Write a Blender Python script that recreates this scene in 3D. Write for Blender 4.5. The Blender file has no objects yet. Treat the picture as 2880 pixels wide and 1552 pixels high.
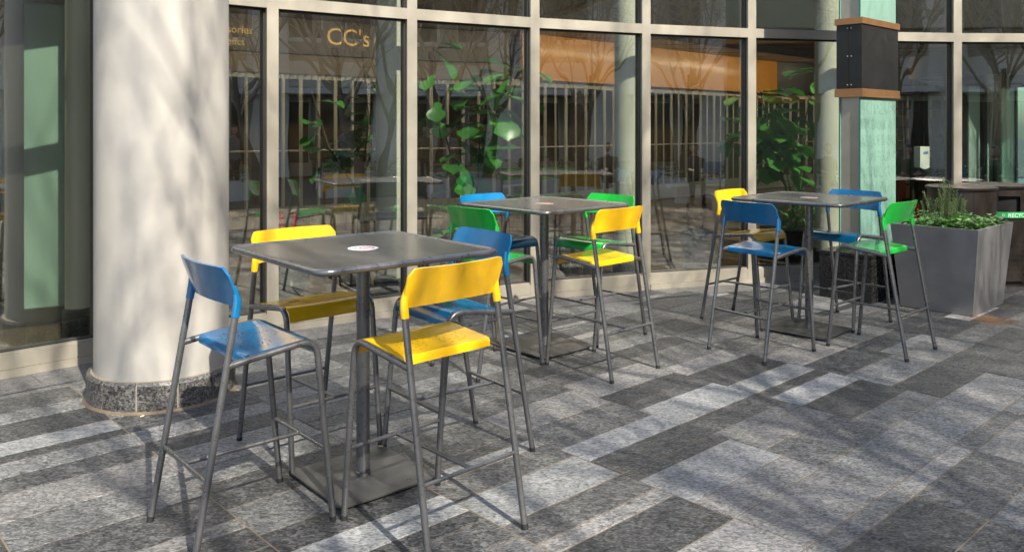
import bpy, bmesh, math, random
from mathutils import Vector, Matrix, Quaternion, noise as mnoise

# ------------------------------------------------------------------ camera, sky, sun, exposure
scene = bpy.context.scene
col = scene.collection
R_ = math.radians
cam_d = bpy.data.cameras.new('camera'); cam = bpy.data.objects.new('camera', cam_d); col.objects.link(cam)
cam.location = (0, 0, 1.611); cam.rotation_euler = (R_(90), 0, 0)
cam_d.sensor_width = 36; cam_d.lens = 29.15; cam_d.shift_x = .0027; cam_d.shift_y = -.1441
cam_d.clip_start = .05; cam_d.clip_end = 500
scene.camera = cam

SUN_AZ, SUN_EL = 147.0, 42.0          # clockwise from +Y
world = bpy.data.worlds.new('World'); scene.world = world; world.use_nodes = True
wn = world.node_tree.nodes; wl = world.node_tree.links; wn.clear()
sky = wn.new('ShaderNodeTexSky'); sky.sky_type = 'NISHITA'; sky.sun_disc = False
sky.air_density = .9; sky.dust_density = 1.5; sky.ozone_density = .8; sky.sun_elevation = R_(SUN_EL); sky.sun_rotation = R_(SUN_AZ)
bg = wn.new('ShaderNodeBackground'); bg.inputs[1].default_value = .15
wo = wn.new('ShaderNodeOutputWorld'); wl.new(sky.outputs[0], bg.inputs[0]); wl.new(bg.outputs[0], wo.inputs[0])
sd = bpy.data.lights.new('sun', 'SUN'); sun = bpy.data.objects.new('sun', sd); col.objects.link(sun)
sd.energy = 5.0; sd.angle = R_(.53); sd.color = (1.0, .93, .81)
to_sun = Vector((math.sin(R_(SUN_AZ)) * math.cos(R_(SUN_EL)), math.cos(R_(SUN_AZ)) * math.cos(R_(SUN_EL)), math.sin(R_(SUN_EL))))
sun.rotation_euler = to_sun.to_track_quat('Z', 'Y').to_euler(); sun.location = to_sun * 40
vs = scene.view_settings; vs.view_transform = 'Standard'; vs.look = 'None'; vs.gamma = 1; vs.exposure = 1.2
try: vs.use_curve_mapping = False
except Exception: pass
cy = scene.cycles
cy.max_bounces = 10; cy.transparent_max_bounces = 24; cy.diffuse_bounces = 4; cy.glossy_bounces = 5
cy.caustics_reflective = False; cy.caustics_refractive = False; cy.sample_clamp_indirect = 6
cy.use_denoising = True

random.seed(7)
rnd = random.Random(11)
PA = R_(42.75)                        # the paving grid, the tables and the pylon share this heading
FC = Vector((6.025, -4.234)); FR = 13.378   # glass front: flat bays on an arc, bowed away from the plaza

def arc(deg, r=FR, z=0.0):
    return Vector((FC.x + r * math.cos(R_(deg)), FC.y + r * math.sin(R_(deg)), z))

# ------------------------------------------------------------------ materials
MATS = {}
def nodes_of(name):
    m = bpy.data.materials.new(name); m.use_nodes = True
    nt = m.node_tree; b = nt.nodes['Principled BSDF']
    return m, nt, b

def mat(name, color, rough=.5, metal=0., var=.0, vscale=6., bump=0., bscale=60., spec=.5, coat=0., rvar=0., trans=0., dark=None, world_space=True):
    if name in MATS: return MATS[name]
    m, nt, b = nodes_of(name); N, L = nt.nodes, nt.links
    b.inputs['Base Color'].default_value = (*color, 1); b.inputs['Roughness'].default_value = rough
    b.inputs['Metallic'].default_value = metal; b.inputs['Specular IOR Level'].default_value = spec
    b.inputs['Coat Weight'].default_value = coat; b.inputs['Coat Roughness'].default_value = .12
    b.inputs['Transmission Weight'].default_value = trans
    g = N.new('ShaderNodeNewGeometry') if world_space else N.new('ShaderNodeTexCoord')
    src = g.outputs['Position'] if world_space else g.outputs['Object']
    if var > 0 or rvar > 0:
        n = N.new('ShaderNodeTexNoise'); n.inputs['Scale'].default_value = vscale; n.inputs['Detail'].default_value = 6; n.inputs['Roughness'].default_value = .6
        L.new(src, n.inputs['Vector'])
        if var > 0:
            r = N.new('ShaderNodeMapRange'); r.inputs[1].default_value = .3; r.inputs[2].default_value = .7; r.inputs[3].default_value = 0; r.inputs[4].default_value = 1
            L.new(n.outputs[0], r.inputs[0])
            mx = N.new('ShaderNodeMix'); mx.data_type = 'RGBA'
            d = dark if dark else tuple(max(0, c * (1 - var)) for c in color)
            mx.inputs[6].default_value = (*d, 1); mx.inputs[7].default_value = (*[min(1, c * (1 + var * .5)) for c in color], 1)
            L.new(r.outputs[0], mx.inputs[0]); L.new(mx.outputs[2], b.inputs['Base Color'])
        if rvar > 0:
            r2 = N.new('ShaderNodeMapRange'); r2.inputs[1].default_value = .3; r2.inputs[2].default_value = .7
            r2.inputs[3].default_value = max(.02, rough - rvar); r2.inputs[4].default_value = min(1, rough + rvar)
            L.new(n.outputs[0], r2.inputs[0]); L.new(r2.outputs[0], b.inputs['Roughness'])
    if bump > 0:
        n2 = N.new('ShaderNodeTexNoise'); n2.inputs['Scale'].default_value = bscale; n2.inputs['Detail'].default_value = 4
        L.new(src, n2.inputs['Vector'])
        bp = N.new('ShaderNodeBump'); bp.inputs['Strength'].default_value = bump; bp.inputs['Distance'].default_value = .01
        L.new(n2.outputs[0], bp.inputs['Height']); L.new(bp.outputs[0], b.inputs['Normal'])
    MATS[name] = m
    return m

def granite(name, base, lo, hi, scale=1.0, rough=.62, tint=(1, 1, 1)):
    """flamed granite: fine crystals, soft clouding, a few stains"""
    if name in MATS: return MATS[name]
    m, nt, b = nodes_of(name); N, L = nt.nodes, nt.links
    g = N.new('ShaderNodeNewGeometry')
    mp = N.new('ShaderNodeMapping'); mp.inputs['Rotation'].default_value = (0, 0, -PA); mp.inputs['Scale'].default_value = (.7, 1.25, 1)
    L.new(g.outputs['Position'], mp.inputs[0])
    v = N.new('ShaderNodeTexVoronoi'); v.inputs['Scale'].default_value = 115 * scale; v.inputs['Randomness'].default_value = 1
    L.new(mp.outputs[0], v.inputs['Vector'])
    sx = N.new('ShaderNodeSeparateColor'); L.new(v.outputs['Color'], sx.inputs[0])
    v2 = N.new('ShaderNodeTexVoronoi'); v2.inputs['Scale'].default_value = 40 * scale; L.new(mp.outputs[0], v2.inputs['Vector'])
    sx2 = N.new('ShaderNodeSeparateColor'); L.new(v2.outputs['Color'], sx2.inputs[0])
    add = N.new('ShaderNodeMath'); add.operation = 'MULTIPLY_ADD'; add.inputs[1].default_value = .72
    L.new(sx.outputs[0], add.inputs[0])
    m2 = N.new('ShaderNodeMath'); m2.operation = 'MULTIPLY'; m2.inputs[1].default_value = .28; L.new(sx2.outputs[1], m2.inputs[0]); L.new(m2.outputs[0], add.inputs[2])
    ra = N.new('ShaderNodeValToRGB'); ra.color_ramp.interpolation = 'LINEAR'
    e = ra.color_ramp.elements
    e[0].position = .12; e[0].color = (*[base * lo * t for t in tint], 1)
    e[1].position = .92; e[1].color = (*[base * hi * t for t in tint], 1)
    k = e.new(.5); k.color = (*[base * t for t in tint], 1)
    L.new(add.outputs[0], ra.inputs[0])
    n = N.new('ShaderNodeTexNoise'); n.inputs['Scale'].default_value = 1.7; n.inputs['Detail'].default_value = 8; n.inputs['Roughness'].default_value = .65
    L.new(g.outputs['Position'], n.inputs['Vector'])
    r = N.new('ShaderNodeMapRange'); r.inputs[1].default_value = .3; r.inputs[2].default_value = .72; r.inputs[3].default_value = .86; r.inputs[4].default_value = 1.14
    L.new(n.outputs[0], r.inputs[0])
    mx = N.new('ShaderNodeMix'); mx.data_type = 'RGBA'; mx.blend_type = 'MULTIPLY'; mx.inputs[0].default_value = 1
    L.new(ra.outputs[0], mx.inputs[6]); L.new(r.outputs[0], mx.inputs[7])
    oi = N.new('ShaderNodeObjectInfo')
    r3 = N.new('ShaderNodeMapRange'); r3.inputs[3].default_value = .82; r3.inputs[4].default_value = 1.2; L.new(oi.outputs['Random'], r3.inputs[0])
    mx2 = N.new('ShaderNodeMix'); mx2.data_type = 'RGBA'; mx2.blend_type = 'MULTIPLY'; mx2.inputs[0].default_value = 1
    L.new(mx.outputs[2], mx2.inputs[6]); L.new(r3.outputs[0], mx2.inputs[7])
    v3 = N.new('ShaderNodeTexVoronoi'); v3.inputs['Scale'].default_value = 2.6; L.new(g.outputs['Position'], v3.inputs['Vector'])
    n3 = N.new('ShaderNodeTexNoise'); n3.inputs['Scale'].default_value = 30; n3.inputs['Detail'].default_value = 3; L.new(g.outputs['Position'], n3.inputs['Vector'])
    a3 = N.new('ShaderNodeMath'); a3.operation = 'MULTIPLY_ADD'; a3.inputs[1].default_value = .06; L.new(n3.outputs[0], a3.inputs[0]); L.new(v3.outputs['Distance'], a3.inputs[2])
    r5 = N.new('ShaderNodeMapRange'); r5.inputs[1].default_value = .055; r5.inputs[2].default_value = .085; r5.inputs[3].default_value = .5; r5.inputs[4].default_value = 1; L.new(a3.outputs[0], r5.inputs[0])
    mx3 = N.new('ShaderNodeMix'); mx3.data_type = 'RGBA'; mx3.blend_type = 'MULTIPLY'; mx3.inputs[0].default_value = 1
    L.new(mx2.outputs[2], mx3.inputs[6]); L.new(r5.outputs[0], mx3.inputs[7])
    L.new(mx3.outputs[2], b.inputs['Base Color'])
    b.inputs['Roughness'].default_value = rough; b.inputs['Specular IOR Level'].default_value = .45
    r4 = N.new('ShaderNodeMapRange'); r4.inputs[3].default_value = rough - .16; r4.inputs[4].default_value = rough + .14; L.new(sx.outputs[1], r4.inputs[0]); L.new(r4.outputs[0], b.inputs['Roughness'])
    bp = N.new('ShaderNodeBump'); bp.inputs['Strength'].default_value = .22; bp.inputs['Distance'].default_value = .003
    L.new(add.outputs[0], bp.inputs['Height']); L.new(bp.outputs[0], b.inputs['Normal'])
    MATS[name] = m
    return m

def glass(name, tint=(.86, .90, .87), r0=.09, rough=0.):
    """thin architectural glazing: tinted see-through plus a Schlick mirror term, on each face of the pane"""
    if name in MATS: return MATS[name]
    m = bpy.data.materials.new(name); m.use_nodes = True; nt = m.node_tree; N, L = nt.nodes, nt.links; N.clear()
    out = N.new('ShaderNodeOutputMaterial'); mix = N.new('ShaderNodeMixShader')
    t = N.new('ShaderNodeBsdfTransparent'); t.inputs[0].default_value = (*tint, 1)
    gl = N.new('ShaderNodeBsdfGlossy'); gl.inputs['Roughness'].default_value = rough; gl.inputs[0].default_value = (.97, .97, .95, 1)
    lw = N.new('ShaderNodeLayerWeight'); lw.inputs[0].default_value = .5
    pw = N.new('ShaderNodeMath'); pw.operation = 'POWER'; pw.inputs[1].default_value = 5; L.new(lw.outputs['Facing'], pw.inputs[0])
    ma = N.new('ShaderNodeMath'); ma.operation = 'MULTIPLY_ADD'; ma.inputs[1].default_value = 1 - r0; ma.inputs[2].default_value = r0; L.new(pw.outputs[0], ma.inputs[0])
    # real float glass is never quite flat: very slow roller waves
    g = N.new('ShaderNodeNewGeometry'); n = N.new('ShaderNodeTexNoise'); n.inputs['Scale'].default_value = 1.6; n.inputs['Detail'].default_value = 1
    mp = N.new('ShaderNodeMapping'); mp.inputs['Scale'].default_value = (2.2, 2.2, .5); L.new(g.outputs['Position'], mp.inputs[0]); L.new(mp.outputs[0], n.inputs['Vector'])
    bp = N.new('ShaderNodeBump'); bp.inputs['Strength'].default_value = .10; bp.inputs['Distance'].default_value = .012
    L.new(n.outputs[0], bp.inputs['Height']); L.new(bp.outputs[0], gl.inputs['Normal'])
    L.new(ma.outputs[0], mix.inputs[0]); L.new(t.outputs[0], mix.inputs[1]); L.new(gl.outputs[0], mix.inputs[2]); L.new(mix.outputs[0], out.inputs[0])
    MATS[name] = m
    return m

def leafmat(name, color, color2, rough=.4, translucent=.25):
    if name in MATS: return MATS[name]
    m, nt, b = nodes_of(name); N, L = nt.nodes, nt.links
    g = N.new('ShaderNodeNewGeometry')
    mx = N.new('ShaderNodeMix'); mx.data_type = 'RGBA'; mx.inputs[6].default_value = (*color, 1); mx.inputs[7].default_value = (*color2, 1)
    L.new(g.outputs['Random Per Island'], mx.inputs[0]); L.new(mx.outputs[2], b.inputs['Base Color'])
    b.inputs['Roughness'].default_value = rough
    tr = N.new('ShaderNodeBsdfTranslucent'); L.new(mx.outputs[2], tr.inputs[0])
    ms = N.new('ShaderNodeMixShader'); ms.inputs[0].default_value = translucent
    out = N['Material Output']; L.new(b.outputs[0], ms.inputs[1]); L.new(tr.outputs[0], ms.inputs[2]); L.new(ms.outputs[0], out.inputs[0])
    MATS[name] = m
    return m

M_tube = mat('gunmetal powder coat', (.17, .17, .172), .31, .7, var=.12, vscale=30, rvar=.07, bump=.03, bscale=500)
M_top = mat('gunmetal table top', (.26, .255, .235), .24, .7, var=.03, vscale=3)
M_base = mat('gunmetal base plate', (.15, .149, .145), .36, .7, var=.25, vscale=9, rvar=.1)
M_rubber = mat('black rubber', (.012, .012, .012), .6)
M_blue = mat('blue lacquer', (.002, .13, .30), .17, 0, var=.12, vscale=14, rvar=.07, coat=.4)
M_yel = mat('yellow lacquer', (.88, .50, .006), .19, 0, var=.10, vscale=14, rvar=.07, coat=.35)
M_grn = mat('green lacquer', (.010, .40, .04), .17, 0, var=.12, vscale=14, rvar=.07, coat=.4)
M_cream = mat('champagne anodised aluminium', (.385, .355, .29), .36, .5, var=.12, vscale=2.2, rvar=.08)
M_gasket = mat('black gasket', (.012, .012, .012), .5)
M_glass = glass('curtain wall glazing', (.96, .98, .94), .22)
M_iglass = glass('inner glazing', (.80, .90, .86), .05)
M_col = mat('cream painted column', (.375, .358, .325), .42, 0, var=.06, vscale=1.4, bump=.02, bscale=12, rvar=.06, dark=(.325, .305, .272))
M_mortar = mat('sandy mortar', (.16, .128, .09), .85, var=.3, vscale=12)
M_black = mat('black panel', (.010, .010, .011), .38, var=.2, vscale=4, rvar=.1)
M_copper = mat('copper bronze', (.42, .22, .10), .34, .75, var=.12, vscale=6)
M_frost = mat('green frosted glass', (.17, .30, .245), .22, 0, var=.03, vscale=.8, coat=.6)
M_frost_edge = mat('green glass edge', (.02, .16, .13), .15, coat=.5)
M_etch = mat('etched letters', (.14, .262, .21), .45)
M_planter = mat('brushed grey metal', (.31, .305, .31), .36, .7, var=.12, vscale=3, rvar=.08, bump=.03, bscale=200)
M_soil = mat('dark soil', (.03, .022, .015), .95, var=.5, vscale=40, bump=.6, bscale=80)
M_bin = mat('dark bronze powder coat', (.032, .024, .019), .4, .35, var=.15, vscale=4, rvar=.08)
M_hole = mat('dark hollow', (.004, .004, .004), .9)
M_recyc = mat('green recycling band', (.03, .38, .10), .4)
M_white = mat('white print', (.8, .8, .8), .5)
M_red = mat('red print', (.5, .03, .03), .5)
M_grey_print = mat('grey print', (.25, .28, .32), .6)

# ------------------------------------------------------------------ mesh builder
class MB:
    def __init__(s): s.v = []; s.f = []; s.m = []; s.smooth = []
    def add(s, vs, fs, smooth=False, mi=0):
        o = len(s.v); s.v += [tuple(v) for v in vs]
        for f in fs: s.f.append(tuple(i + o for i in f)); s.smooth.append(smooth); s.m.append(mi)
        return s
    def box(s, x0, x1, y0, y1, z0, z1, mtx=None, mi=0):
        vs = [Vector(p) for p in ((x0,y0,z0),(x1,y0,z0),(x1,y1,z0),(x0,y1,z0),(x0,y0,z1),(x1,y0,z1),(x1,y1,z1),(x0,y1,z1))]
        if mtx: vs = [mtx @ v for v in vs]
        return s.add(vs, [(3,2,1,0),(4,5,6,7),(0,1,5,4),(1,2,6,5),(2,3,7,6),(3,0,4,7)], False, mi)
    def cbox(s, x0, x1, y0, y1, z0, z1, c, mtx=None):
        """box with chamfered upper edges"""
        vs = [Vector(p) for p in ((x0,y0,z0),(x1,y0,z0),(x1,y1,z0),(x0,y1,z0),(x0,y0,z1-c),(x1,y0,z1-c),(x1,y1,z1-c),(x0,y1,z1-c),
              (x0+c,y0+c,z1),(x1-c,y0+c,z1),(x1-c,y1-c,z1),(x0+c,y1-c,z1))]
        if mtx: vs = [mtx @ v for v in vs]
        return s.add(vs, [(0,1,5,4),(1,2,6,5),(2,3,7,6),(3,0,4,7),(4,5,9,8),(5,6,10,9),(6,7,11,10),(7,4,8,11),(8,9,10,11),(3,2,1,0)])
    def tube(s, pts, r, n=10, cap=True, closed=False, smooth=True, mi=0):
        pts = [Vector(p) for p in pts]; k = len(pts)
        rr = r if isinstance(r, (list, tuple)) else [r] * k
        vs = []; fr = None
        for i, p in enumerate(pts):
            if closed: t = (pts[(i + 1) % k] - pts[i - 1])
            else: t = (pts[min(i + 1, k - 1)] - pts[max(i - 1, 0)])
            t.normalize()
            if fr is None: fr = t.orthogonal().normalized()
            fr = (fr - t * fr.dot(t))
            if fr.length < 1e-6: fr = t.orthogonal()
            fr.normalize(); b = t.cross(fr)
            for j in range(n):
                a = 2 * math.pi * j / n; vs.append(p + (fr * math.cos(a) + b * math.sin(a)) * rr[i])
        fs = []
        for i in range(k if closed else k - 1):
            i2 = (i + 1) % k
            for j in range(n): fs.append((i*n+j, i*n+(j+1)%n, i2*n+(j+1)%n, i2*n+j))
        s.add(vs, fs, smooth, mi)
        if cap and not closed:
            o = len(s.v) - len(vs)
            s.f.append(tuple(o + j for j in reversed(range(n)))); s.smooth.append(False); s.m.append(mi)
            s.f.append(tuple(o + (k-1)*n + j for j in range(n))); s.smooth.append(False); s.m.append(mi)
        return s
    def lathe(s, prof, n=32, cx=0, cy=0, smooth=True, a0=0, a1=2*math.pi, mi=0):
        full = abs(a1 - a0 - 2*math.pi) < 1e-6; cnt = n if full else n + 1
        vs = [(cx + r*math.cos(a0+(a1-a0)*j/n), cy + r*math.sin(a0+(a1-a0)*j/n), z) for r, z in prof for j in range(cnt)]
        fs = [(i*cnt+j, i*cnt+(j+1)%cnt, (i+1)*cnt+(j+1)%cnt, (i+1)*cnt+j) for i in range(len(prof)-1) for j in range(n)]
        return s.add(vs, fs, smooth, mi)
    def prism(s, poly, z0, z1, mtx=None, mi=0):
        n = len(poly); vs = [Vector((x, y, z0)) for x, y in poly] + [Vector((x, y, z1)) for x, y in poly]
        if mtx: vs = [mtx @ v for v in vs]
        return s.add(vs, [tuple(reversed(range(n))), tuple(range(n, 2*n))] + [(i, (i+1)%n, n+(i+1)%n, n+i) for i in range(n)], False, mi)
    def mesh(s, name, mats, ang=40):
        me = bpy.data.meshes.new(name); me.from_pydata(s.v, [], s.f); me.update()
        for m in (mats if isinstance(mats, (list, tuple)) else [mats]): me.materials.append(m)
        me.polygons.foreach_set('use_smooth', s.smooth); me.polygons.foreach_set('material_index', s.m)
        if any(s.smooth): me.set_sharp_from_angle(angle=R_(ang))
        return me
    def build(s, name, mats, parent=None, ang=40):
        o = bpy.data.objects.new(name, s.mesh(name, mats, ang)); col.objects.link(o)
        if parent: o.parent = parent
        return o

def tag(o, label=None, cat=None, group=None, kind=None):
    if label: o['label'] = label
    if cat: o['category'] = cat
    if group: o['group'] = group
    if kind: o['kind'] = kind
    return o
def thing(name, label, cat, loc=(0, 0, 0), rz=0, group=None):
    o = bpy.data.objects.new(name, None); col.objects.link(o); o.empty_display_size = .1
    o.location = loc; o.rotation_euler = (0, 0, rz)
    return tag(o, label, cat, group)
def inst(name, me, parent=None, loc=(0, 0, 0), rz=0, scale=(1, 1, 1)):
    o = bpy.data.objects.new(name, me); col.objects.link(o); o.location = loc; o.rotation_euler = (0, 0, rz); o.scale = scale
    if parent: o.parent = parent
    return o
def copy_tree(o, parent=None):
    c = o.copy(); col.objects.link(c); c.parent = parent
    for ch in list(o.children): copy_tree(ch, c)
    return c
def rsq(w, d, r, n=6):
    P = []
    for k, (cx, cy_) in enumerate(((w/2-r, d/2-r), (-w/2+r, d/2-r), (-w/2+r, -d/2+r), (w/2-r, -d/2+r))):
        for j in range(n + 1):
            t = (k + j / n) * math.pi / 2; P.append((cx + r*math.cos(t), cy_ + r*math.sin(t)))
    return P
def text_geo(body, size=1.0, extrude=0.0):
    cu = bpy.data.curves.new('letters', 'FONT'); cu.body = body; cu.size = size; cu.extrude = extrude; cu.resolution_u = 3
    o = bpy.data.objects.new('letters', cu); col.objects.link(o)
    dg = bpy.context.evaluated_depsgraph_get(); me = o.evaluated_get(dg).to_mesh()
    vs = [v.co.copy() for v in me.vertices]; fs = [tuple(p.vertices) for p in me.polygons]
    bpy.data.objects.remove(o); bpy.data.curves.remove(cu)
    return vs, fs
def spanmat(p, q, z=0):
    """local x from p to q, local y to the inside of the glass front"""
    d = (q - p); L = d.length; a = math.atan2(d.y, d.x)
    return Matrix.Translation((p.x, p.y, z)) @ Matrix.Rotation(a, 4, 'Z'), L

# ------------------------------------------------------------------ ground and paving
g = MB().add([(-120,-120,-.04),(120,-120,-.04),(120,120,-.04),(-120,120,-.04)], [(0,1,2,3)]).build('ground', granite('plaza granite', .10, .5, 1.7))
tag(g, 'dark grey granite plaza ground stretching out beyond the paving', 'ground', kind='structure')
cs, sn = math.cos(PA), math.sin(PA)
def st2w(s, t): return Vector((s*cs - t*sn, s*sn + t*cs, 0))
poly = [st2w(*p) for p in ((-4, -6), (12.5, -6), (12.5, 8.5), (-4, 8.5))]
pave = MB().add([(p.x, p.y, -.0028) for p in poly], [(0,1,2,3)]).build('pavement', M_mortar)
tag(pave, 'grey granite paving of mixed light and dark planks with sandy joints', 'pavement', kind='structure')
G_DK = granite('granite charcoal', .036, .24, 2.8, tint=(.97, 1, 1.02))
G_MD = granite('granite mid grey', .072, .28, 2.3, tint=(.99, 1, .98))
G_ML = granite('granite grey', .115, .36, 1.9, tint=(.98, 1, .99))
G_LT = granite('granite pale grey', .205, .46, 1.5, tint=(.97, 1.0, 1.0))
G_PK = granite('granite warm grey', .155, .42, 1.7, tint=(1.02, 1.0, .97))
TONE = {'d': G_DK, 'm': G_MD, 'g': G_ML, 'l': G_LT, 'p': G_PK}
S0, LB, TO = 1.503, .755, .087
# rows seen in the photograph, per band: (upper edge, lower edge in tenths, tone)
ROWS = {
 -1: [(60,56,'g'),(56,53,'m'),(53,51,'g'),(51,48,'d'),(48,46,'l'),(46,45,'d'),(45,43,'g'),(43,41,'d'),(41,38,'p'),(38,35,'g'),(35,32,'d'),(32,31,'p'),(31,29,'d')],
  0: [(54,52,'g'),(52,50,'m'),(50,48,'g'),(48,46,'m'),(46,45,'d'),(45,43,'g'),(43,41,'d'),(41,38,'p'),(38,36,'g'),(36,33,'d'),(33,30,'g'),(30,28,'d'),(28,26,'l'),(26,25,'d'),(25,23,'m'),(23,20,'g')],
  1: [(40,38,'m'),(38,36,'g'),(36,34,'g'),(34,31,'m'),(31,30,'d'),(30,29,'l'),(29,27,'m'),(27,24,'l'),(24,22,'m'),(22,21,'p'),(21,18,'d')],
  2: [(44,42,'m'),(42,40,'g'),(40,37,'m'),(37,36,'g'),(36,34,'m'),(34,31,'p'),(31,28,'m'),(28,26,'l'),(26,24,'d'),(24,23,'d'),(23,20,'l'),(20,18,'p')],
  3: [(44,42,'g'),(42,39,'m'),(39,37,'d'),(37,35,'m'),(35,32,'p'),(32,30,'d'),(30,29,'d'),(29,26,'l'),(26,24,'d'),(24,23,'g'),(23,21,'p'),(21,18,'m')],
  4: [(42,40,'m'),(40,38,'g'),(38,36,'d'),(36,33,'m'),(33,31,'p'),(31,28,'d'),(28,26,'l'),(26,25,'d'),(25,23,'l'),(23,20,'d'),(20,18,'g')],
  5: [(36,34,'g'),(34,32,'m'),(32,30,'m'),(30,27,'p'),(27,24,'d'),(24,21,'g'),(21,18,'d')],
}
LOWROWS = [(18, 15), (15, 14), (14, 11), (11, 9), (9, 6), (6, 5), (5, 2), (2, 0)]
pavers = []     # (s0, s1, t0, t1, tone)
prnd = random.Random(5)
def filler(t_hi, t_lo):
    out = []; t = t_hi
    while t > t_lo:
        w = min(prnd.choice((1, 2, 2, 2, 3, 3)), t - t_lo); out.append((t, t - w, prnd.choice('dddmmmgglp'))); t -= w
    return out
for k in range(-6, 14):
    rows = []
    if k in ROWS: rows = filler(84, ROWS[k][0][0]) + ROWS[k] + filler(ROWS[k][-1][1], 18)
    else: rows = filler(84, 18)
    for a, b_, tn in rows:
        pavers.append((S0+LB*k, S0+LB*(k+1), TO+.1*b_ - .1*.0, TO+.1*a, tn))
    for i, (a, b_) in enumerate(LOWROWS):
        tn = {(2, 0): 'p', (3, 0): 'g', (1, 0): 'p', (4, 0): 'g', (5, 0): 'p'}.get((k, i), prnd.choice('ddmmggp'))
        pavers.append((S0+LB*k, S0+LB*(k+1), TO-.02+.1*b_, TO-.02+.1*a if i else TO+.1*a, tn))
for i in range(24):
    pavers.append((S0+LB*(i-6)+.3, S0+LB*(i-5)+.3, TO-.62, TO-.02, prnd.choice('dmg')))
def inview(p):
    if p.y < 1.2: return False
    u = 1432 + 2332*p.x/p.y; v = 361 + 2332*1.611/p.y
    return -60 < u < 2940 and v < 1610
ok = []; rest = []
for pv in pavers:
    c = st2w((pv[0]+pv[1])/2, (pv[2]+pv[3])/2)
    rad = (c.xy - FC).length
    if rad > FR + .45 or c.y < -3 or c.x < -8 or c.x > 10: continue
    cor = [st2w(a, b_) for a in pv[:2] for b_ in pv[2:4]]
    vis = any(inview(q) for q in cor + [c])
    (ok if vis else rest).append((((pv[1]-pv[0])*(pv[3]-pv[2])) / max(c.y, .5)**3, pv, c))
ok.sort(key=lambda a: -a[0])
rest += ok[300:]; ok = ok[:300]
GAP = .0034; cache = {}
for _, pv, c in ok:
    w, d = round(pv[1]-pv[0], 4), round(pv[3]-pv[2], 4); key = (w, d, pv[4])
    if key not in cache:
        cache[key] = MB().cbox(-w/2+GAP, w/2-GAP, -d/2+GAP, d/2-GAP, -.03, 0, .002).mesh('paver', TONE[pv[4]])
    o = inst('paver', cache[key], pave, (c.x, c.y, prnd.uniform(-.0016, .0008)), PA)
    o.rotation_euler = (prnd.gauss(0, .0012), prnd.gauss(0, .0008), PA)
field = MB(); names = 'dmglp'
for _, pv, c in rest:
    w, d = pv[1]-pv[0], pv[3]-pv[2]
    n0 = len(field.f)
    field.cbox(-w/2+GAP, w/2-GAP, -d/2+GAP, d/2-GAP, -.03, 0, .002, Matrix.Translation((c.x, c.y, prnd.uniform(-.002, 0))) @ Matrix.Rotation(PA, 4, 'Z'))
    for i in range(n0, len(field.f)): field.m[i] = names.index(pv[4])
tag(field.build('paver_field', [TONE[n] for n in names], pave), kind='stuff')
# granite strip along the foot of the glass front
strip = MB()
for k in range(28):
    a0, a1 = 46 + k*3.5, 46 + (k+1)*3.5 - .03
    p = [arc(a0, FR-.42), arc(a1, FR-.42), arc(a1, FR+.3), arc(a0, FR+.3)]
    strip.add([(q.x, q.y, .003) for q in p], [(3, 2, 1, 0)])
tag(strip.build('border_strip', granite('granite border', .085, .5, 1.7)), 'dark granite border strip along the foot of the glass front', 'paving', kind='structure')

# ------------------------------------------------------------------ glass front
MUL = [141.95, 136.7, 131.5, 126.25, 121.0, 115.7, 110.45, 105.2, 100.0, 94.85, 89.6, 84.3, 79.0, 73.7, 68.4, 63.1, 57.8, 52.5, 47.2]
wall = thing('glass_curtain_wall', 'bowed glass curtain wall with champagne metal mullions behind the tables', 'glass wall', arc(110))
wall_inv = Matrix.Translation(-arc(110))
WT = 5.4
for i, a in enumerate(MUL):
    p = arc(a); t = Matrix.Translation(p) @ Matrix.Rotation(R_(a - 90), 4, 'Z')
    MB().cbox(-.047, .047, -.045, .10, 0.0, WT, .001, wall_inv @ t).build('mullion', M_cream, wall)
for i in range(len(MUL) - 1):
    p, q = arc(MUL[i]), arc(MUL[i + 1]); m, L = spanmat(p, q); m = wall_inv @ m
    e = .0475
    sill = MB(); sill.box(e, L-e, -.052, .10, .0, .055, m); sill.box(e, L-e, -.040, .10, .057, .150, m); sill.box(e, L-e, -.026, .10, .151, .163, m)
    sill.build('sill', M_cream, wall)
    tr = MB(); tr.box(e, L-e, -.042, .10, 2.553, 2.648, m); tr.build('transom', M_cream, wall)
    tr = MB(); tr.box(e, L-e, -.042, .10, 5.30, 5.42, m); tr.build('head_rail', M_cream, wall)
    for z0, z1 in ((.163, 2.553), (2.648, 5.30)):
        gs = MB()
        gs.box(e, e+.014, .0, .06, z0, z1, m); gs.box(L-e-.014, L-e, .0, .06, z0, z1, m)
        gs.box(e+.0145, L-e-.0145, .0, .06, z1-.013, z1, m); gs.box(e+.0145, L-e-.0145, .0, .06, z0, z0+.008, m)
        gk = gs.build('gasket', M_gasket, wall)
        tl = rnd.uniform(-.0022, .0022); ym = .03
        pane = MB()
        x0, x1 = e+.012, L-e-.012
        w0 = rnd.uniform(-.003, .003)
        vs = [(x0, ym+w0, z0+.006), (x1, ym-w0, z0+.006), (x1, ym-w0+tl, z1-.006), (x0, ym+w0+tl, z1-.006)]
        vs = [m @ Vector(v) for v in vs] + [m @ (Vector(v) + Vector((0, .010, 0))) for v in vs]
        pane.add(vs, [(0,1,2,3), (7,6,5,4), (0,4,5,1), (1,5,6,2), (2,6,7,3), (3,7,4,0)])
        pane.build('pane', M_glass, wall)

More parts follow.
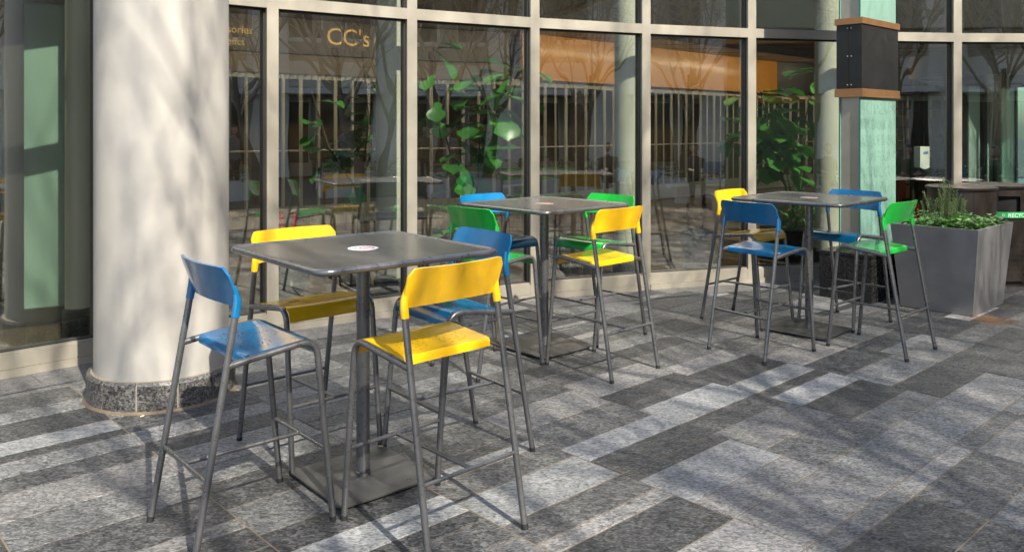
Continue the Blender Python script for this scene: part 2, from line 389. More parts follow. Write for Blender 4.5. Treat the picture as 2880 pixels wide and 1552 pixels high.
# ------------------------------------------------------------------ lobby behind the glass
M_ifloor = mat('polished lobby stone', (.13, .10, .075), .2, 0, var=.35, vscale=3, rvar=.06)
M_iwall = mat('lobby cream wall', (.55, .50, .41), .6, var=.05)
M_ceil = mat('lobby ceiling', (.50, .47, .41), .8, var=.04)
M_orange = mat('orange veneer', (.56, .25, .006), .4, 0, var=.14, vscale=2.5, coat=.2)
M_dkwood = mat('dark shopfront', (.035, .026, .022), .4, var=.2)
M_slat = mat('pale aluminium slat', (.42, .43, .38), .4, .4)
M_gold = mat('gold letters', (.55, .40, .15), .4, .5)
M_shop = mat('dim shop interior', (.10, .08, .055), .7, var=.4, vscale=2)
def ring(name, r0, r1, z, a0, a1, m, n=40, up=True, zt=0):
    b = MB(); vs = []
    for k in range(n + 1):
        a = a0 + (a1-a0)*k/n; vs += [arc(a, r0, z), arc(a, r1, z)]
    fs = [(2*k, 2*k+1, 2*k+3, 2*k+2) for k in range(n)]
    if up: fs = [tuple(reversed(f)) for f in fs]
    if a1 < a0: fs = [tuple(reversed(f)) for f in fs]
    return b.add(vs, fs).build(name, m)
tag(ring('lobby_floor', FR+.05, FR+19, .012, 45, 165, M_ifloor), 'polished brown stone lobby floor seen through the glass', 'floor', kind='structure')
LC = 3.38; RB = FR + 5.0
def slab(name, r0, r1, z0, z1, a0, a1, m, n=40):
    b = MB(); vs = []
    for k in range(n + 1):
        a = a0 + (a1-a0)*k/n; vs += [arc(a, r0, z0), arc(a, r1, z0), arc(a, r1, z1), arc(a, r0, z1)]
    fs = []
    for k in range(n):
        o = 4*k
        for j in range(4): fs.append((o+j, o+(j+1)%4, o+4+(j+1)%4, o+4+j))
    fs += [(3, 2, 1, 0), (4*n, 4*n+1, 4*n+2, 4*n+3)]
    return b.add(vs, fs).build(name, m)
ceil2 = tag(slab('ceiling_front', FR+.16, RB+.155, LC+.002, LC+.12, 107.6, 165, M_ceil), 'cream ceiling just inside the glass behind the nearest and middle tables', 'ceiling', kind='structure')
ceil = tag(slab('ceiling', RB+.16, FR+19, LC, LC+.12, 45, 165, M_ceil), 'low cream lobby ceiling above the orange band', 'ceiling', kind='structure')
grid = MB()
for k in range(11):
    r = RB + .8 + k*.9
    grid.tube([arc(a, r, LC-.003) for a in range(60, 150, 2)], .006, 4, smooth=False)
grid.build('ceiling_joint', M_dkwood, ceil)
tag(slab('bulkhead', RB, RB+.15, LC-.06, 5.6, 45, 107.55, M_iwall), 'cream bulkhead wall hanging over the lobby', 'wall', kind='structure')
tag(slab('bulkhead_return', FR+.16, RB-.005, LC-.06, 5.6, 107.2, 107.55, M_iwall, 2), 'cream return wall closing the tall part of the lobby', 'wall', kind='structure')
for nm, ad, lb in (('lobby_end_wall', 46.2, 'cream end wall closing the lobby beyond the bins'), ('lobby_side_wall', 142.6, 'cream end wall closing the lobby left of the vestibule')):
    p_, q_ = arc(ad, FR-.06), arc(ad, FR+19); m_, L_ = spanmat(p_, q_)
    tag(MB().box(0, L_, -.12, .12, 0, 5.6, m_).build(nm, M_iwall), lb, 'wall', kind='structure')
# atrium roof: beams under rooflights between the glass front and the bulkhead
roof = thing('lobby_roof', 'flat lobby roof on cream beams above the glass front', 'roof', arc(110, FR+2.5, 5.42))
rinv = Matrix.Translation(-roof.location)
for k in range(7, len(MUL)):
    a = MUL[k]; p = arc(a, FR+.1); t = rinv @ Matrix.Translation((p.x, p.y, 0)) @ Matrix.Rotation(R_(a-90), 4, 'Z')
    MB().box(-.05, .05, 0, 4.9, 5.43, 5.68, t).build('beam', M_cream, roof)
rd = slab('roof_deck', FR-.1, RB-1.1, 5.70, 5.85, 46, 108, M_ceil); rd.parent = roof; rd.location = -roof.location
# far side of the lobby
FW = [(-9.5, 8.6), (-6.2, 10.9), (-3.9, 13.0), (-1.7, 14.6), (.2, 15.4), (2.64, 17.8), (7.1, 22.2), (10.5, 24.0), (14, 23.0)]
FW = [Vector((x, y)) for x, y in FW]
def fwpt(d):
    for a, b_ in zip(FW, FW[1:]):
        l = (b_-a).length
        if d <= l or b_ is FW[-1]: return a + (b_-a)*(d/l), (b_-a).normalized()
        d -= l
FWL = sum((b_-a).length for a, b_ in zip(FW, FW[1:]))
def fwall(name, off, z0, z1, d0, d1, m, th=.12):
    b = MB(); n = max(2, int((d1-d0)/.5)); vs = []
    for k in range(n+1):
        p, t = fwpt(d0+(d1-d0)*k/n); nn = Vector((-t.y, t.x))
        for o, z in ((off, z0), (off+th, z0), (off+th, z1), (off, z1)): q = p + nn*o; vs.append((q.x, q.y, z))
    fs = []
    for k in range(n):
        for j in range(4): fs.append((4*k+j, 4*k+(j+1)%4, 4*k+4+(j+1)%4, 4*k+4+j))
    fs += [(3, 2, 1, 0), (4*n, 4*n+1, 4*n+2, 4*n+3)]
    return b.add(vs, fs).build(name, m)
tag(fwall('lobby_wall', 1.6, 0, 3.4, 0, FWL, M_shop), 'dim brown back wall of the shops beyond the folding grille', 'wall', kind='structure')
D_ORG = sum((FW[k+1]-FW[k]).length for k in range(4)); D_ORG2 = D_ORG + 9.6
tag(fwall('orange_fascia', -.12, 2.52, 3.37, D_ORG, D_ORG2, M_orange), 'orange veneered fascia band above the folding grille', 'fascia', kind='structure')
fas = thing('shop_fascia', 'dark shop fascia with gold lettering seen through the glass', 'shop sign', (FW[2].x, FW[2].y, 2.7))
o = fwall('board', -.10, 2.80, 3.36, 0, D_ORG-.25, M_dkwood); o.parent = fas; o.location = -fas.location
o = fwall('lower_band', -.05, 2.48, 2.79, 0, D_ORG-.25, mat('tan band', (.14, .115, .08), .6, var=.1)); o.parent = fas; o.location = -fas.location
tag(fwall('dark_fascia', -.10, 2.52, 3.37, D_ORG2+.01, FWL, M_black), 'black fascia band at the far end of the orange one', 'fascia', kind='structure')
def letters(body, size, d, z, name='lettering'):
    vs, fs = text_geo(body, size); p, t = fwpt(d); a = math.atan2(t.y, t.x); nn = Vector((-t.y, t.x))
    mt = Matrix.Translation((p.x-nn.x*.108, p.y-nn.y*.108, z)) @ Matrix.Rotation(a, 4, 'Z') @ Matrix.Rotation(R_(90), 4, 'X')
    MB().add([Matrix.Translation(-fas.location) @ (mt @ v) for v in vs], fs).build(name, M_gold, fas)
D3 = (FW[1]-FW[0]).length + (FW[2]-FW[1]).length
letters("CC's", .40, D3+1.05, 2.98); letters('Accessories', .17, D3-1.0, 3.06); letters('Cosmetics', .15, D3-.95, 2.88); letters('Accessories', .17, D3+1.9, 3.05)
# added fill: invented beam with a lamp strip behind it, washing the fascias
tag(fwall('drop_beam', -2.1, 3.22, LC-.003, 3.5, D_ORG2+3, M_ceil, .1), 'cream drop beam under the lobby ceiling', 'beam', kind='structure')
M_fill, nt_, b_ = nodes_of('warm lamp strip'); b_.inputs['Emission Color'].default_value = (1, .80, .56, 1); b_.inputs['Emission Strength'].default_value = 18; b_.inputs['Base Color'].default_value = (.8, .8, .8, 1); MATS['warm lamp strip'] = M_fill
tag(fwall('lamp_strip', -1.96, 3.29, 3.33, 3.7, D_ORG2+2.8, M_fill, .04), 'warm lamp strip behind the drop beam of the lobby', 'lamp')
# folding grille
gr = thing('folding_grille', 'folding lobby grille of pale vertical slats with a ribbed base', 'grille', (FW[3].x, FW[3].y, 0))
ginv = Matrix.Translation(-gr.location)
d = .6; slat_me = MB().box(-.028, .028, -.015, .015, .36, 2.40).mesh('slat', M_slat); k = 0
while d < FWL - .5:
    p, t = fwpt(d); o = inst('slat', slat_me, gr, (p.x-gr.location.x, p.y-gr.location.y, 0), math.atan2(t.y, t.x) + (.5 if k % 2 else -.5)); d += .30; k += 1
def ribbed(name, z0, z1, amp, mtl):
    b = MB(); n = int((FWL-1)/.06); vs = []
    for k in range(n+1):
        p, t = fwpt(.5+(FWL-1)*k/n); nn = Vector((-t.y, t.x)); q = p + nn*(amp if k % 2 else -amp)
        vs += [(q.x-gr.location.x, q.y-gr.location.y, z0), (q.x-gr.location.x, q.y-gr.location.y, z1)]
    b.add(vs, [(2*k, 2*k+2, 2*k+3, 2*k+1) for k in range(n)]).build(name, mtl, gr)
ribbed('base_panel', .03, .36, .022, M_slat); ribbed('top_panel', 2.40, 2.52, .022, M_slat)
for z in (1.25,):
    b = MB(); b.tube([(fwpt(.5+(FWL-1)*k/80)[0].x-gr.location.x, fwpt(.5+(FWL-1)*k/80)[0].y-gr.location.y, z) for k in range(81)], .016, 5).build('rail', M_slat, gr)
# shelves and goods glimpsed in the shops
def shelf(x, y, rz, label, seed):
    rr = random.Random(seed); t = thing('shop_shelf', label, 'shelf', (x, y, .012), rz)
    b = MB(); b.box(-1.0, 1.0, .0, .4, 0, .1); 
    for z in (.6, 1.1, 1.6, 2.0): b.box(-1.0, 1.0, 0, .4, z, z+.03)
    b.box(-1.03, -1.0, 0, .42, 0, 2.1); b.box(1.0, 1.03, 0, .42, 0, 2.1); b.build('rack', M_dkwood, t)
    cols = [mat('goods %d' % i, c, .5) for i, c in enumerate(((.35,.06,.03),(.4,.2,.05),(.08,.1,.16),(.3,.28,.22),(.12,.18,.07)))]
    b = MB()
    for z in (.1, .63, 1.13, 1.63):
        x0 = -.98
        while x0 < .85:
            w = rr.uniform(.07, .2); h = rr.uniform(.15, .38); b.box(x0, x0+w, .08, .35, z+.001, z+h, None, rr.randrange(5)); x0 += w + .015
    tag(b.build('goods', cols, t), kind='stuff')
shelf(9.2, 18.0, R_(165), 'tall shop shelf of reddish goods behind the revolving door', 1)
shelf(12.0, 17.2, R_(150), 'tall shop shelf of goods at the far end of the lobby', 2)
# round lobby columns just inside the glass
M_icol = mat('lobby column', (.50, .50, .42), .4, 0, var=.05)
def icol(x, y, label, r=.15):
    t = thing('lobby_column', label, 'column', (x, y, .012), 0, 'round columns just inside the glass')
    MB().lathe([(r, .22), (r, 5.40)], 32).build('shaft', M_icol, t)
    MB().lathe([(r+.02, 0), (r+.02, .2), (r+.001, .22)], 32).build('base', G_DK, t)
def ray(u, Y): return ((u-1432.3)/2332*Y, Y)
icol(*ray(1103, 7.75), 'pale round lobby column behind the pane above the nearest table')
icol(*ray(1768, 8.85), 'pale round lobby column behind the green and yellow stools of the middle table')
icol(*ray(2330, 9.55), 'pale round lobby column beside the frosted glass pylon')
icol(*ray(219, 6.4), 'pale round lobby column left of the cream column', .09)

# ------------------------------------------------------------------ cream column
colm = thing('cream_column', 'thick cream round column on a speckled granite ring by the nearest table', 'column', (-2.13, 5.10, 0))
MB().lathe([(.384, .170), (.384, 6.2)], 96).build('shaft', M_col, colm)
G_RING = granite('speckled ring granite', .062, .22, 2.6, 1.1, .45, tint=(1.04, 1, .93))
MB().lathe([(.4195, 0), (.4195, .150), (.409, .164)], 64).build('mortar', mat('ring mortar', (.30, .27, .21), .8, var=.2, vscale=20), colm)
MB().lathe([(.443, -.001), (.425, .010), (.415, .02)], 64).build('mortar_fillet', mat('sandy fillet', (.15, .115, .075), .85, var=.35, vscale=9), colm)
MB().lathe([(.415, .166), (.380, .170), (.384, .180)], 64).build('top_bead', mat('bead', (.26, .23, .17), .7, var=.2), colm)
nb = 12
for k in range(nb):
    a0 = 2*math.pi*k/nb + .07; a1 = a0 + 2*math.pi/nb - .022
    b = MB(); prof = [(.400, .004), (.424, .004), (.424, .150), (.412, .168), (.400, .168)]
    b.lathe(prof, 8, a0=a0, a1=a1)
    b.f += [tuple(i*9 for i in range(5)), tuple(i*9+8 for i in reversed(range(5)))]; b.smooth += [False]*2; b.m += [0]*2
    b.build('granite_block', G_RING, colm, 30)

# ------------------------------------------------------------------ frosted pylon
py = thing('glass_pylon', 'frosted green glass pylon with a black box between copper bands', 'pylon', (3.317, 7.593, 0), PA)
G_BLK = granite('polished black granite', .016, .3, 2.6, 1.0, .25)
MB().cbox(0, 1.0, 0, .5, 0, .415, .002).build('granite_base', G_BLK, py)
MB().cbox(-.004, 1.004, -.004, .504, .419, .447, .003).build('granite_cap', G_BLK, py)
MB().box(.113, .87, .162, .338, .447, 5.2).build('core', M_cream, py)
for y0 in (.145, .341):
    gp = MB().box(.10, .885, y0, y0+.014, .447, 5.2).build('glass_panel', M_frost, py)
    MB().box(.0965, .0995, y0+.001, y0+.013, .447, 5.2).build('panel_edge', M_frost_edge, gp)
    if y0 < .2:
        lines = ['NK PLAZA OF', 'CA BANK AM', 'AZA OF BANK', 'F AMERICA P', 'NK PLAZA OF', 'CA BANK AM', 'AZA OF BANK', 'F AMERICA P', 'NK PLAZA']
        b = MB()
        for i, ln in enumerate(lines):
            vs, fs = text_geo(ln, .155); w = max(v.x for v in vs); h = 1.0
            mt = Matrix.Translation((.115 + (.01 if i % 2 else .0), y0-.0012, 1.75 - i*.152)) @ Matrix.Rotation(R_(90), 4, 'X') @ Matrix.Diagonal((min(1.0, .755/w), 1, 1, 1))
            b.add([mt @ v for v in vs], fs)
        b.build('etched_lettering', M_etch, gp)
bx = MB().cbox(.085, .90, .128, .372, 1.984, 2.588, .002).build('black_box', M_black, py)
MB().box(.0835, .0848, .246, .252, 1.99, 2.585).build('seam', M_hole, bx)
for y in (.20, .232, .268):
    for z in (2.02, 2.29, 2.555):
        if y != .20: MB().lathe([(.0001, 0), (.006, 0), (.006, .003), (.0001, .004)], 8).build('screw', M_slat, bx).matrix_local = Matrix.Translation((.0848, y-.004, z)) @ Matrix.Rotation(R_(-90), 4, 'Y')
for z0, z1 in ((1.905, 1.982), (2.590, 2.650)):
    MB().cbox(.072, .913, .115, .385, z0, z1, .002).build('copper_band', M_copper, py)

# ------------------------------------------------------------------ planter with herbs
pl = thing('planter', 'tapered grey metal planter standing before the brown bins', 'planter', (3.956, 7.078, 0), PA)
W, D, H, dl = .786, .60, .75, .065
b = MB(); o = [(0,0),(W,0),(W,D),(0,D)]; sg = [(-1,-1),(1,-1),(1,1),(-1,1)]
vs = [(x, y, .005) for x, y in o] + [(x+dl*a, y+dl*c_, H) for (x, y), (a, c_) in zip(o, sg)] + [(x+(dl-.028)*a, y+(dl-.028)*c_, H) for (x, y), (a, c_) in zip(o, sg)] + [(x+(dl-.03)*a, y+(dl-.03)*c_, H-.08) for (x, y), (a, c_) in zip(o, sg)]
fs = [(3,2,1,0)] + [(r*4+i, r*4+(i+1)%4, r*4+4+(i+1)%4, r*4+4+i) for r in range(3) for i in range(4)]
b.add(vs, fs).build('body', M_planter, pl)
MB().add([(-.035,-.035,H-.05),(W+.035,-.035,H-.05),(W+.035,D+.035,H-.05),(-.035,D+.035,H-.05)], [(0,1,2,3)]).build('soil', M_soil, pl)
def leaf_faces(b, p, d, up, L, Wd, fold=.25, n=3, curl=.0):
    """a leaf with a folded midrib: base p, direction d"""
    d = d.normalized(); s = d.cross(up)
    if s.length < 1e-4: s = d.orthogonal()
    s.normalize(); nn = s.cross(d)
    prof = [0, .62, 1.0, .8, 0][:n+2] if n == 3 else [0, .9, .9, 0]
    vs = []; m = len(prof)
    for i, w in enumerate(prof):
        t = i/(m-1); c = p + d*(L*t) - nn*(curl*L*t*t)
        hw = w*Wd/2
        vs += [c + s*hw + nn*(fold*hw), c, c - s*hw + nn*(fold*hw)]
    fs = []
    for i in range(m-1):
        o_ = 3*i; fs += [(o_, o_+1, o_+4, o_+3), (o_+1, o_+2, o_+5, o_+4)]
    b.add(vs, fs, True)
M_ivy = leafmat('groundcover leaf', (.04, .14, .02), (.13, .31, .07), .4)
M_rose = leafmat('rosemary needle', (.10, .19, .05), (.20, .32, .10), .5)
M_stem = mat('brown stem', (.09, .06, .035), .8, var=.3)
def w2(parent_loc, rz, x, y): return (parent_loc[0] + x*math.cos(rz) - y*math.sin(rz), parent_loc[1] + x*math.sin(rz) + y*math.cos(rz))
gx, gy = w2((3.956, 7.078), PA, .40, .28)
gc = thing('groundcover_plant', 'low leafy green groundcover spilling over the metal planter', 'plant', (gx, gy, H-.05), PA)
b = MB(); lr = random.Random(3)
for i in range(1500):
    x, y = lr.uniform(-.40, .40), lr.uniform(-.30, .30); hh = .115*(1 - .5*(abs(x)/.42)**3) * (.6 + .6*mnoise.noise(Vector((x*5, y*5, 2)))+.35)
    z = lr.uniform(.2, 1)*hh + .015; a = lr.uniform(0, 6.28); dz = lr.uniform(-.3, .7)
    dv = Vector((math.cos(a), math.sin(a), dz)); sz = lr.uniform(.024, .048)
    leaf_faces(b, Vector((x, y, z)), dv, Vector((0, 0, 1)), sz, sz*.95, .2, 3, .25)
tag(b.build('foliage', M_ivy, gc), kind='stuff')
gx, gy = w2((3.956, 7.078), PA, .36, .34)
ro = thing('rosemary_plant', 'upright feathery rosemary bush in the metal planter', 'plant', (gx, gy, H-.05), PA)
b = MB(); bs = MB()
for i in range(40):
    a = lr.uniform(0, 6.28); r0 = lr.uniform(0, .16); p = Vector((r0*math.cos(a)*1.5, r0*math.sin(a), 0)); lean = Vector((math.cos(a)*.35*r0/.16 + lr.uniform(-.12, .12), math.sin(a)*.3*r0/.16, 1)).normalized()
    hh = lr.uniform(.30, .50) * (1 - .5*r0/.16); bend = Vector((lr.uniform(-.1, .1), lr.uniform(-.1, .1), 0)); pts = [p + lean*hh*t + bend*(t*t*hh) for t in (0, .33, .66, 1)]
    bs.tube(pts, [.004, .0035, .0025, .0015], 4)
    for k in range(60):
        t = .12 + .88*k/60; q = p + lean*hh*t + bend*(t*t*hh); a2 = k*2.4 + i; dv = Vector((math.cos(a2), math.sin(a2), .7))
        s_ = dv.cross(Vector((0, 0, 1))).normalized()*.0026; e_ = q + dv.normalized()*lr.uniform(.018, .034)
        b.add([q - s_, q + s_, e_ + s_*.4, e_ - s_*.4], [(0, 1, 2, 3)])
tag(b.build('needles', M_rose, ro), kind='stuff'); bs.build('stems', M_stem, ro)

# ------------------------------------------------------------------ bins
def bin_(x, y, rz, label, kind):
    t = thing('litter_bin', label, 'bin', (x, y, 0), rz, 'brown litter bins')
    r, h = .31, 1.0; n = 72; rows = [.06, .60, .70, .76, .92, h]
    b = MB()
    vs = [(r*math.cos(2*math.pi*j/n), r*math.sin(2*math.pi*j/n), z) for z in rows for j in range(n)]
    fs = []
    for i in range(len(rows)-1):
        for j in range(n):
            if kind == 'recycle' and i == 3 and 1 <= j < 9: continue
            fs.append((i*n+j, i*n+(j+1)%n, (i+1)*n+(j+1)%n, (i+1)*n+j))
    b.add(vs, fs, True).build('body', M_bin, t)
    MB().lathe([(r-.035, .06), (r-.035, h-.01)], 48).build('liner', M_hole, t)
    MB().lathe([(r-.04, .0), (r-.04, .06)], 48).build('plinth', M_bin, t)
    MB().lathe([(r+.001, h), (r+.018, h+.002), (r+.02, h+.022), (r+.008, h+.028), (0, h+.032)], 72).build('lid', M_bin, t, 30)
    for a in ((-20, 20) if kind == 'plain' else (-70, 75)):
        p = Matrix.Rotation(R_(a), 4, 'Z'); MB().box(r-.004, r+.0015, -.0045, .0045, .08, h-.01, p).build('door_seam', M_hole, t)
    if kind == 'recycle':
        a0, a1 = R_(-62), R_(70); b = MB()
        b.lathe([(r+.003, .70), (r+.016, .702), (r+.016, .758), (r+.003, .76)], 40, a0=a0, a1=a1); bd = b.build('band', M_recyc, t)
        vs, fs = text_geo('RECYCLE', .056); w = max(v.x for v in vs)
        rr = r + .0175; base = R_(20)
        MB().add([(rr*math.cos(base + v.x*1.0/rr), rr*math.sin(base + v.x/rr), .711 + v.y) for v in vs], fs).build('band_lettering', M_white, bd)
        b = MB()   # three chasing arrows
        for k in range(3):
            c0 = R_(90+120*k); pts = []
            P = [(-.62, -.30), (.25, -.30), (.25, -.52), (.66, -.12), (.25, .22), (.25, .02), (-.40, .02)]
            for px, pyy in P:
                qx, qy = px*.7, pyy*.7 - .32
                pts.append((qx*math.cos(c0) - qy*math.sin(c0), qx*math.sin(c0) + qy*math.cos(c0)))
            s_ = .024; ac = base - .125
            b.add([(rr*math.cos(ac + px*s_/rr), rr*math.sin(ac + px*s_/rr), .731 + pyy*s_) for px, pyy in pts], [tuple(range(7))])
        b.build('recycle_arrows', M_white, bd)
    # triangular perforations low on the body
    b = MB(); tr = random.Random(4)
    for iz in range(9):
        for ia in range(26):
            if tr.random() < .12 + .09*iz: continue
            z = .13 + iz*.047; a = R_(-75) + ia*.105; s_ = .017
            for k in range(4):
                if tr.random() < .35: continue
                c = [(0, 0), ((1, 0), (0, 1), (-1, 0), (0, -1))[k], ((0, 1), (-1, 0), (0, -1), (1, 0))[k]]
                b.add([((r+.0012)*math.cos(a + s_*px*.9/r + k*.002), (r+.0012)*math.sin(a + s_*px*.9/r + k*.002), z + s_*pz*.9) for px, pz in c], [(0, 1, 2)])
    tag(b.build('perforations', M_hole, t), kind='stuff')
bin_(4.58, 8.40, R_(-118), 'brown metal litter bin with two door seams behind the planter', 'plain')
bin_(5.12, 8.72, R_(-122), 'brown metal recycling bin with a green lettered band', 'recycle')

# ------------------------------------------------------------------ bar tables
def make_table(name, label, loc, rz, sticker):
    t = thing(name, label, 'table', (loc[0], loc[1], 0), rz, 'square metal bar tables')
    out = rsq(.892, .892, .062, 8)
    MB().tube([(x, y, 1.05) for x, y in out], .0145, 14, closed=True).build('rim', M_tube, t)
    b = MB(); n = len(out); b.prism(rsq(.880, .880, .056, 8), 1.048, 1.0585); tp = b.build('top', M_top, t)
    b = MB(); pr = random.Random(9)
    for rr, cnt in ((.105, 12), (.14, 10), (.19, 16), (.25, 12)):
        for k in range(cnt):
            a = 2*math.pi*k/cnt + rr*9 + pr.uniform(-.05, .05); b.lathe([(.0001, 1.0588), (.0030, 1.0590), (.0034, 1.0586)], 6, rr*math.cos(a), rr*math.sin(a))
    tag(b.build('perforations', M_tube, tp), kind='stuff')
    b = MB(); b.lathe([(.031, .03), (.031, 1.04)], 28); b.lathe([(.034, .0225), (.034, .036), (.031, .038)], 28); b.build('post', M_tube, t)
    b = MB(); b.box(-.25, .25, -.025, .025, 1.02, 1.046); b.box(-.025, .025, -.25, -.026, 1.02, 1.046); b.box(-.025, .025, .026, .25, 1.02, 1.046); b.build('bracket', M_tube, t)
    bp = MB().prism(rsq(.50, .50, .03, 5), .0145, .0225).build('base_plate', M_base, t)
    for sx in (-.2, .2):
        for sy in (-.2, .2): MB().lathe([(.018, 0), (.018, .014), (.0, .0142)], 12, sx, sy).build('glide', M_rubber, t)
    if sticker:
        sk = MB().lathe([(.07, 1.0588), (.07, 1.0596), (.0001, 1.0597)], 40).build('sticker', M_white if sticker == 'clear' else mat('worn sticker', (.30, .27, .25), .6, var=.5, vscale=30), t)
        mt = Matrix.Rotation(-rz + (0 if sticker == 'clear' else .3), 4, 'Z')
        b = MB(); vs = []
        for k in range(32):
            a = 2*math.pi*k/32; vs += [mt @ Vector((.017+.036*math.cos(a), .036*math.sin(a), 1.0600)), mt @ Vector((.017+.027*math.cos(a), .027*math.sin(a), 1.0600))]
        b.add(vs, [(2*k, 2*((k+1)%32), 2*((k+1)%32)+1, 2*k+1) for k in range(32)])
        b.box(.017-.029, .017+.029, -.004, .004, 1.0600, 1.0602, mt @ Matrix.Translation((.017, 0, 0)) @ Matrix.Rotation(R_(58), 4, 'Z') @ Matrix.Translation((-.017, 0, 0)))
        b.build('no_smoking_sign', M_red, sk)
        b = MB()
        for i in range(4): b.box(-.056+.006*abs(i-1.5), -.024, -.022+.013*i, -.016+.013*i, 1.0599, 1.0601, mt)
        b.build('small_print', M_grey_print, sk)
    return t
T1, T2, T3 = (-.674, 3.823), (.258, 6.086), (2.386, 6.599)
make_table('bar_table', 'nearest square metal bar table with a white no smoking sticker', T1, .705, 'clear')
make_table('bar_table', 'middle square metal bar table before the glass, with a worn grey sticker', T2, .742, 'worn')
make_table('bar_table', 'square metal bar table by the planter with a reddish worn sticker', T3, .785, 'worn')

# ------------------------------------------------------------------ bar stools
def fillet(pts, r, n=6):
    pts = [Vector(p) for p in pts]; out = [pts[0]]
    for i in range(1, len(pts)-1):
        a = (pts[i-1]-pts[i]).normalized(); c_ = (pts[i+1]-pts[i]).normalized()
        p0 = pts[i] + a*r; p1 = pts[i] + c_*r
        for k in range(n+1):
            t = k/n; out.append(p0*(1-t)**2 + pts[i]*2*t*(1-t) + p1*t*t)
    return out + [pts[-1]]
def yleg(z): return -.285 + .178*z
def xleg(z): return .242 - .0075*z
stool_me = {}
def stool_meshes():
    S = stool_me
    for s, k in ((-1, 'l'), (1, 'r')):
        S['rear'+k] = MB().tube([(s*xleg(z), yleg(z), z) for z in (.004, .3, .6, .95)], .0136, 14).mesh('rear_leg', M_tube)
        S['front'+k] = MB().tube(fillet([(s*.2375, yleg(.712)+.004, .712), (s*.238, .212, .757), (s*.245, .285, .004)], .075, 8), .0136, 14).mesh('front_leg', M_tube)
        S['rfoot'+k] = MB().tube([(s*xleg(0), yleg(0)-.0005, .0), (s*xleg(.02), yleg(.02), .02)], .0147, 12).mesh('foot', M_rubber)
        S['ffoot'+k] = MB().tube([(s*.245, .285, 0), (s*.2448, .2832, .02)], .0147, 12).mesh('foot', M_rubber)
    S['rbar'] = MB().tube([(-xleg(.295)+.008, yleg(.295), .295), (xleg(.295)-.008, yleg(.295), .295)], .0089, 10).mesh('stretcher', M_tube)
    S['fbar'] = MB().tube([(-.235, .257, .30), (.235, .257, .30)], .0089, 10).mesh('stretcher', M_tube)
    S['cbar'] = MB().tube([(0, yleg(.295)+.006, .2955), (0, .251, .2995)], .0089, 10).mesh('stretcher', M_tube)
    # seat pan: rolled edges front and rear
    prof = [(-.092, .702), (-.092, .724), (-.085, .736), (-.070, .740), (-.02, .744), (.05, .750), (.12, .757), (.165, .760), (.196, .754), (.217, .735), (.228, .705), (.231, .690)]
    b = MB(); n = 10; vs = []
    for off in (0, -.005):
        for i, (y, z) in enumerate(prof):
            for j in range(n+1):
                x = -.226 + .452*j/n
                dip = -.006*(1-(x/.226)**2) if -.075 < y < .19 else 0
                yy = y + (-off if y < -.075 else (off if y > .19 else 0)) ; vs.append((x, yy, z + dip + (off if -.075 <= y <= .2 else 0)))
    m = len(prof); q = (n+1)*m; fs = []
    for i in range(m-1):
        for j in range(n):
            a = i*(n+1)+j; fs.append((a, a+1, a+n+2, a+n+1)); fs.append((q+a+n+1, q+a+n+2, q+a+1, q+a))
    for j in range(n):
        fs.append((q+j, q+j+1, j+1, j)); a = (m-1)*(n+1)+j; fs.append((a, a+1, q+a+1, q+a))
    for i in range(m-1):
        a = i*(n+1); fs.append((a, a+n+1, q+a+n+1, q+a)); a += n; fs.append((a, q+a, q+a+n+1, a+n+1))
    S['seatgeo'] = (vs, fs)
    # back: curved sheet with rounded upper corners and sleeves round the legs
    nx, nz = 22, 8; hw = .241; zb, zt, rc = .930, 1.086, .035; vs = []
    for off in (.0045, -.0045):
        for i in range(nz+1):
            for j in range(nx+1):
                u = -1 + 2*j/nx; x = u*hw
                ztop = zt - (0 if abs(x) < hw-rc else rc - math.sqrt(max(0, rc*rc - (abs(x)-hw+rc)**2)))
                zbot = zb + (.006*(1-u*u))
                t = i/nz; z = zbot + (ztop-zbot)*t
                y = yleg(.93) + (-.050)*((z-.93)/.156) + .012 - .034*(1-u*u) - .004*t*t
                nrm = Vector((-.034*2*u/hw*.35, 1, .25)).normalized()
                vs.append(Vector((x, y, z)) + nrm*off)
    fs = []; q = (nx+1)*(nz+1)
    for i in range(nz):
        for j in range(nx):
            a = i*(nx+1)+j; fs.append((a+nx+1, a+nx+2, a+1, a)); fs.append((q+a, q+a+1, q+a+nx+2, q+a+nx+1))
    for j in range(nx):
        fs.append((j, j+1, q+j+1, q+j)); a = nz*(nx+1)+j; fs.append((q+a, q+a+1, a+1, a))
    for i in range(nz):
        a = i*(nx+1); fs.append((q+a, q+a+nx+1, a+nx+1, a)); a += nx; fs.append((a, a+nx+1, q+a+nx+1, q+a))
    S['backgeo'] = (vs, fs)
    S['sleeves'] = [[(s*(xleg(.893)), yleg(.893), .893), (s*xleg(.93), yleg(.93), .93), (s*(xleg(.96)-.001), yleg(.96)-.003, .96), (s*(xleg(1.0)-.004), yleg(1.0)-.018, 1.01)] for s in (-1, 1)]
    for nm, mt in (('blue', M_blue), ('yellow', M_yel), ('green', M_grn)):
        S['seat_'+nm] = MB().add(*S['seatgeo'], True).mesh('seat', mt, 50)
        b = MB().add(*S['backgeo'], True)
        for sl in S['sleeves']: b.tube(sl, [.0165, .0172, .0155, .006], 12)
        S['back_'+nm] = b.mesh('backrest', mt, 50)
    b = MB(); pts = []
    for rr, cnt, cx_, cy_ in ((.03, 8, -.10, .015), (.03, 8, .10, .015), (.06, 12, -.10, .015), (.06, 12, .10, .015), (.05, 10, .0, .10)):
        for k in range(cnt):
            a = 2*math.pi*k/cnt; pts.append((cx_+rr*math.cos(a), cy_+rr*math.sin(a)))
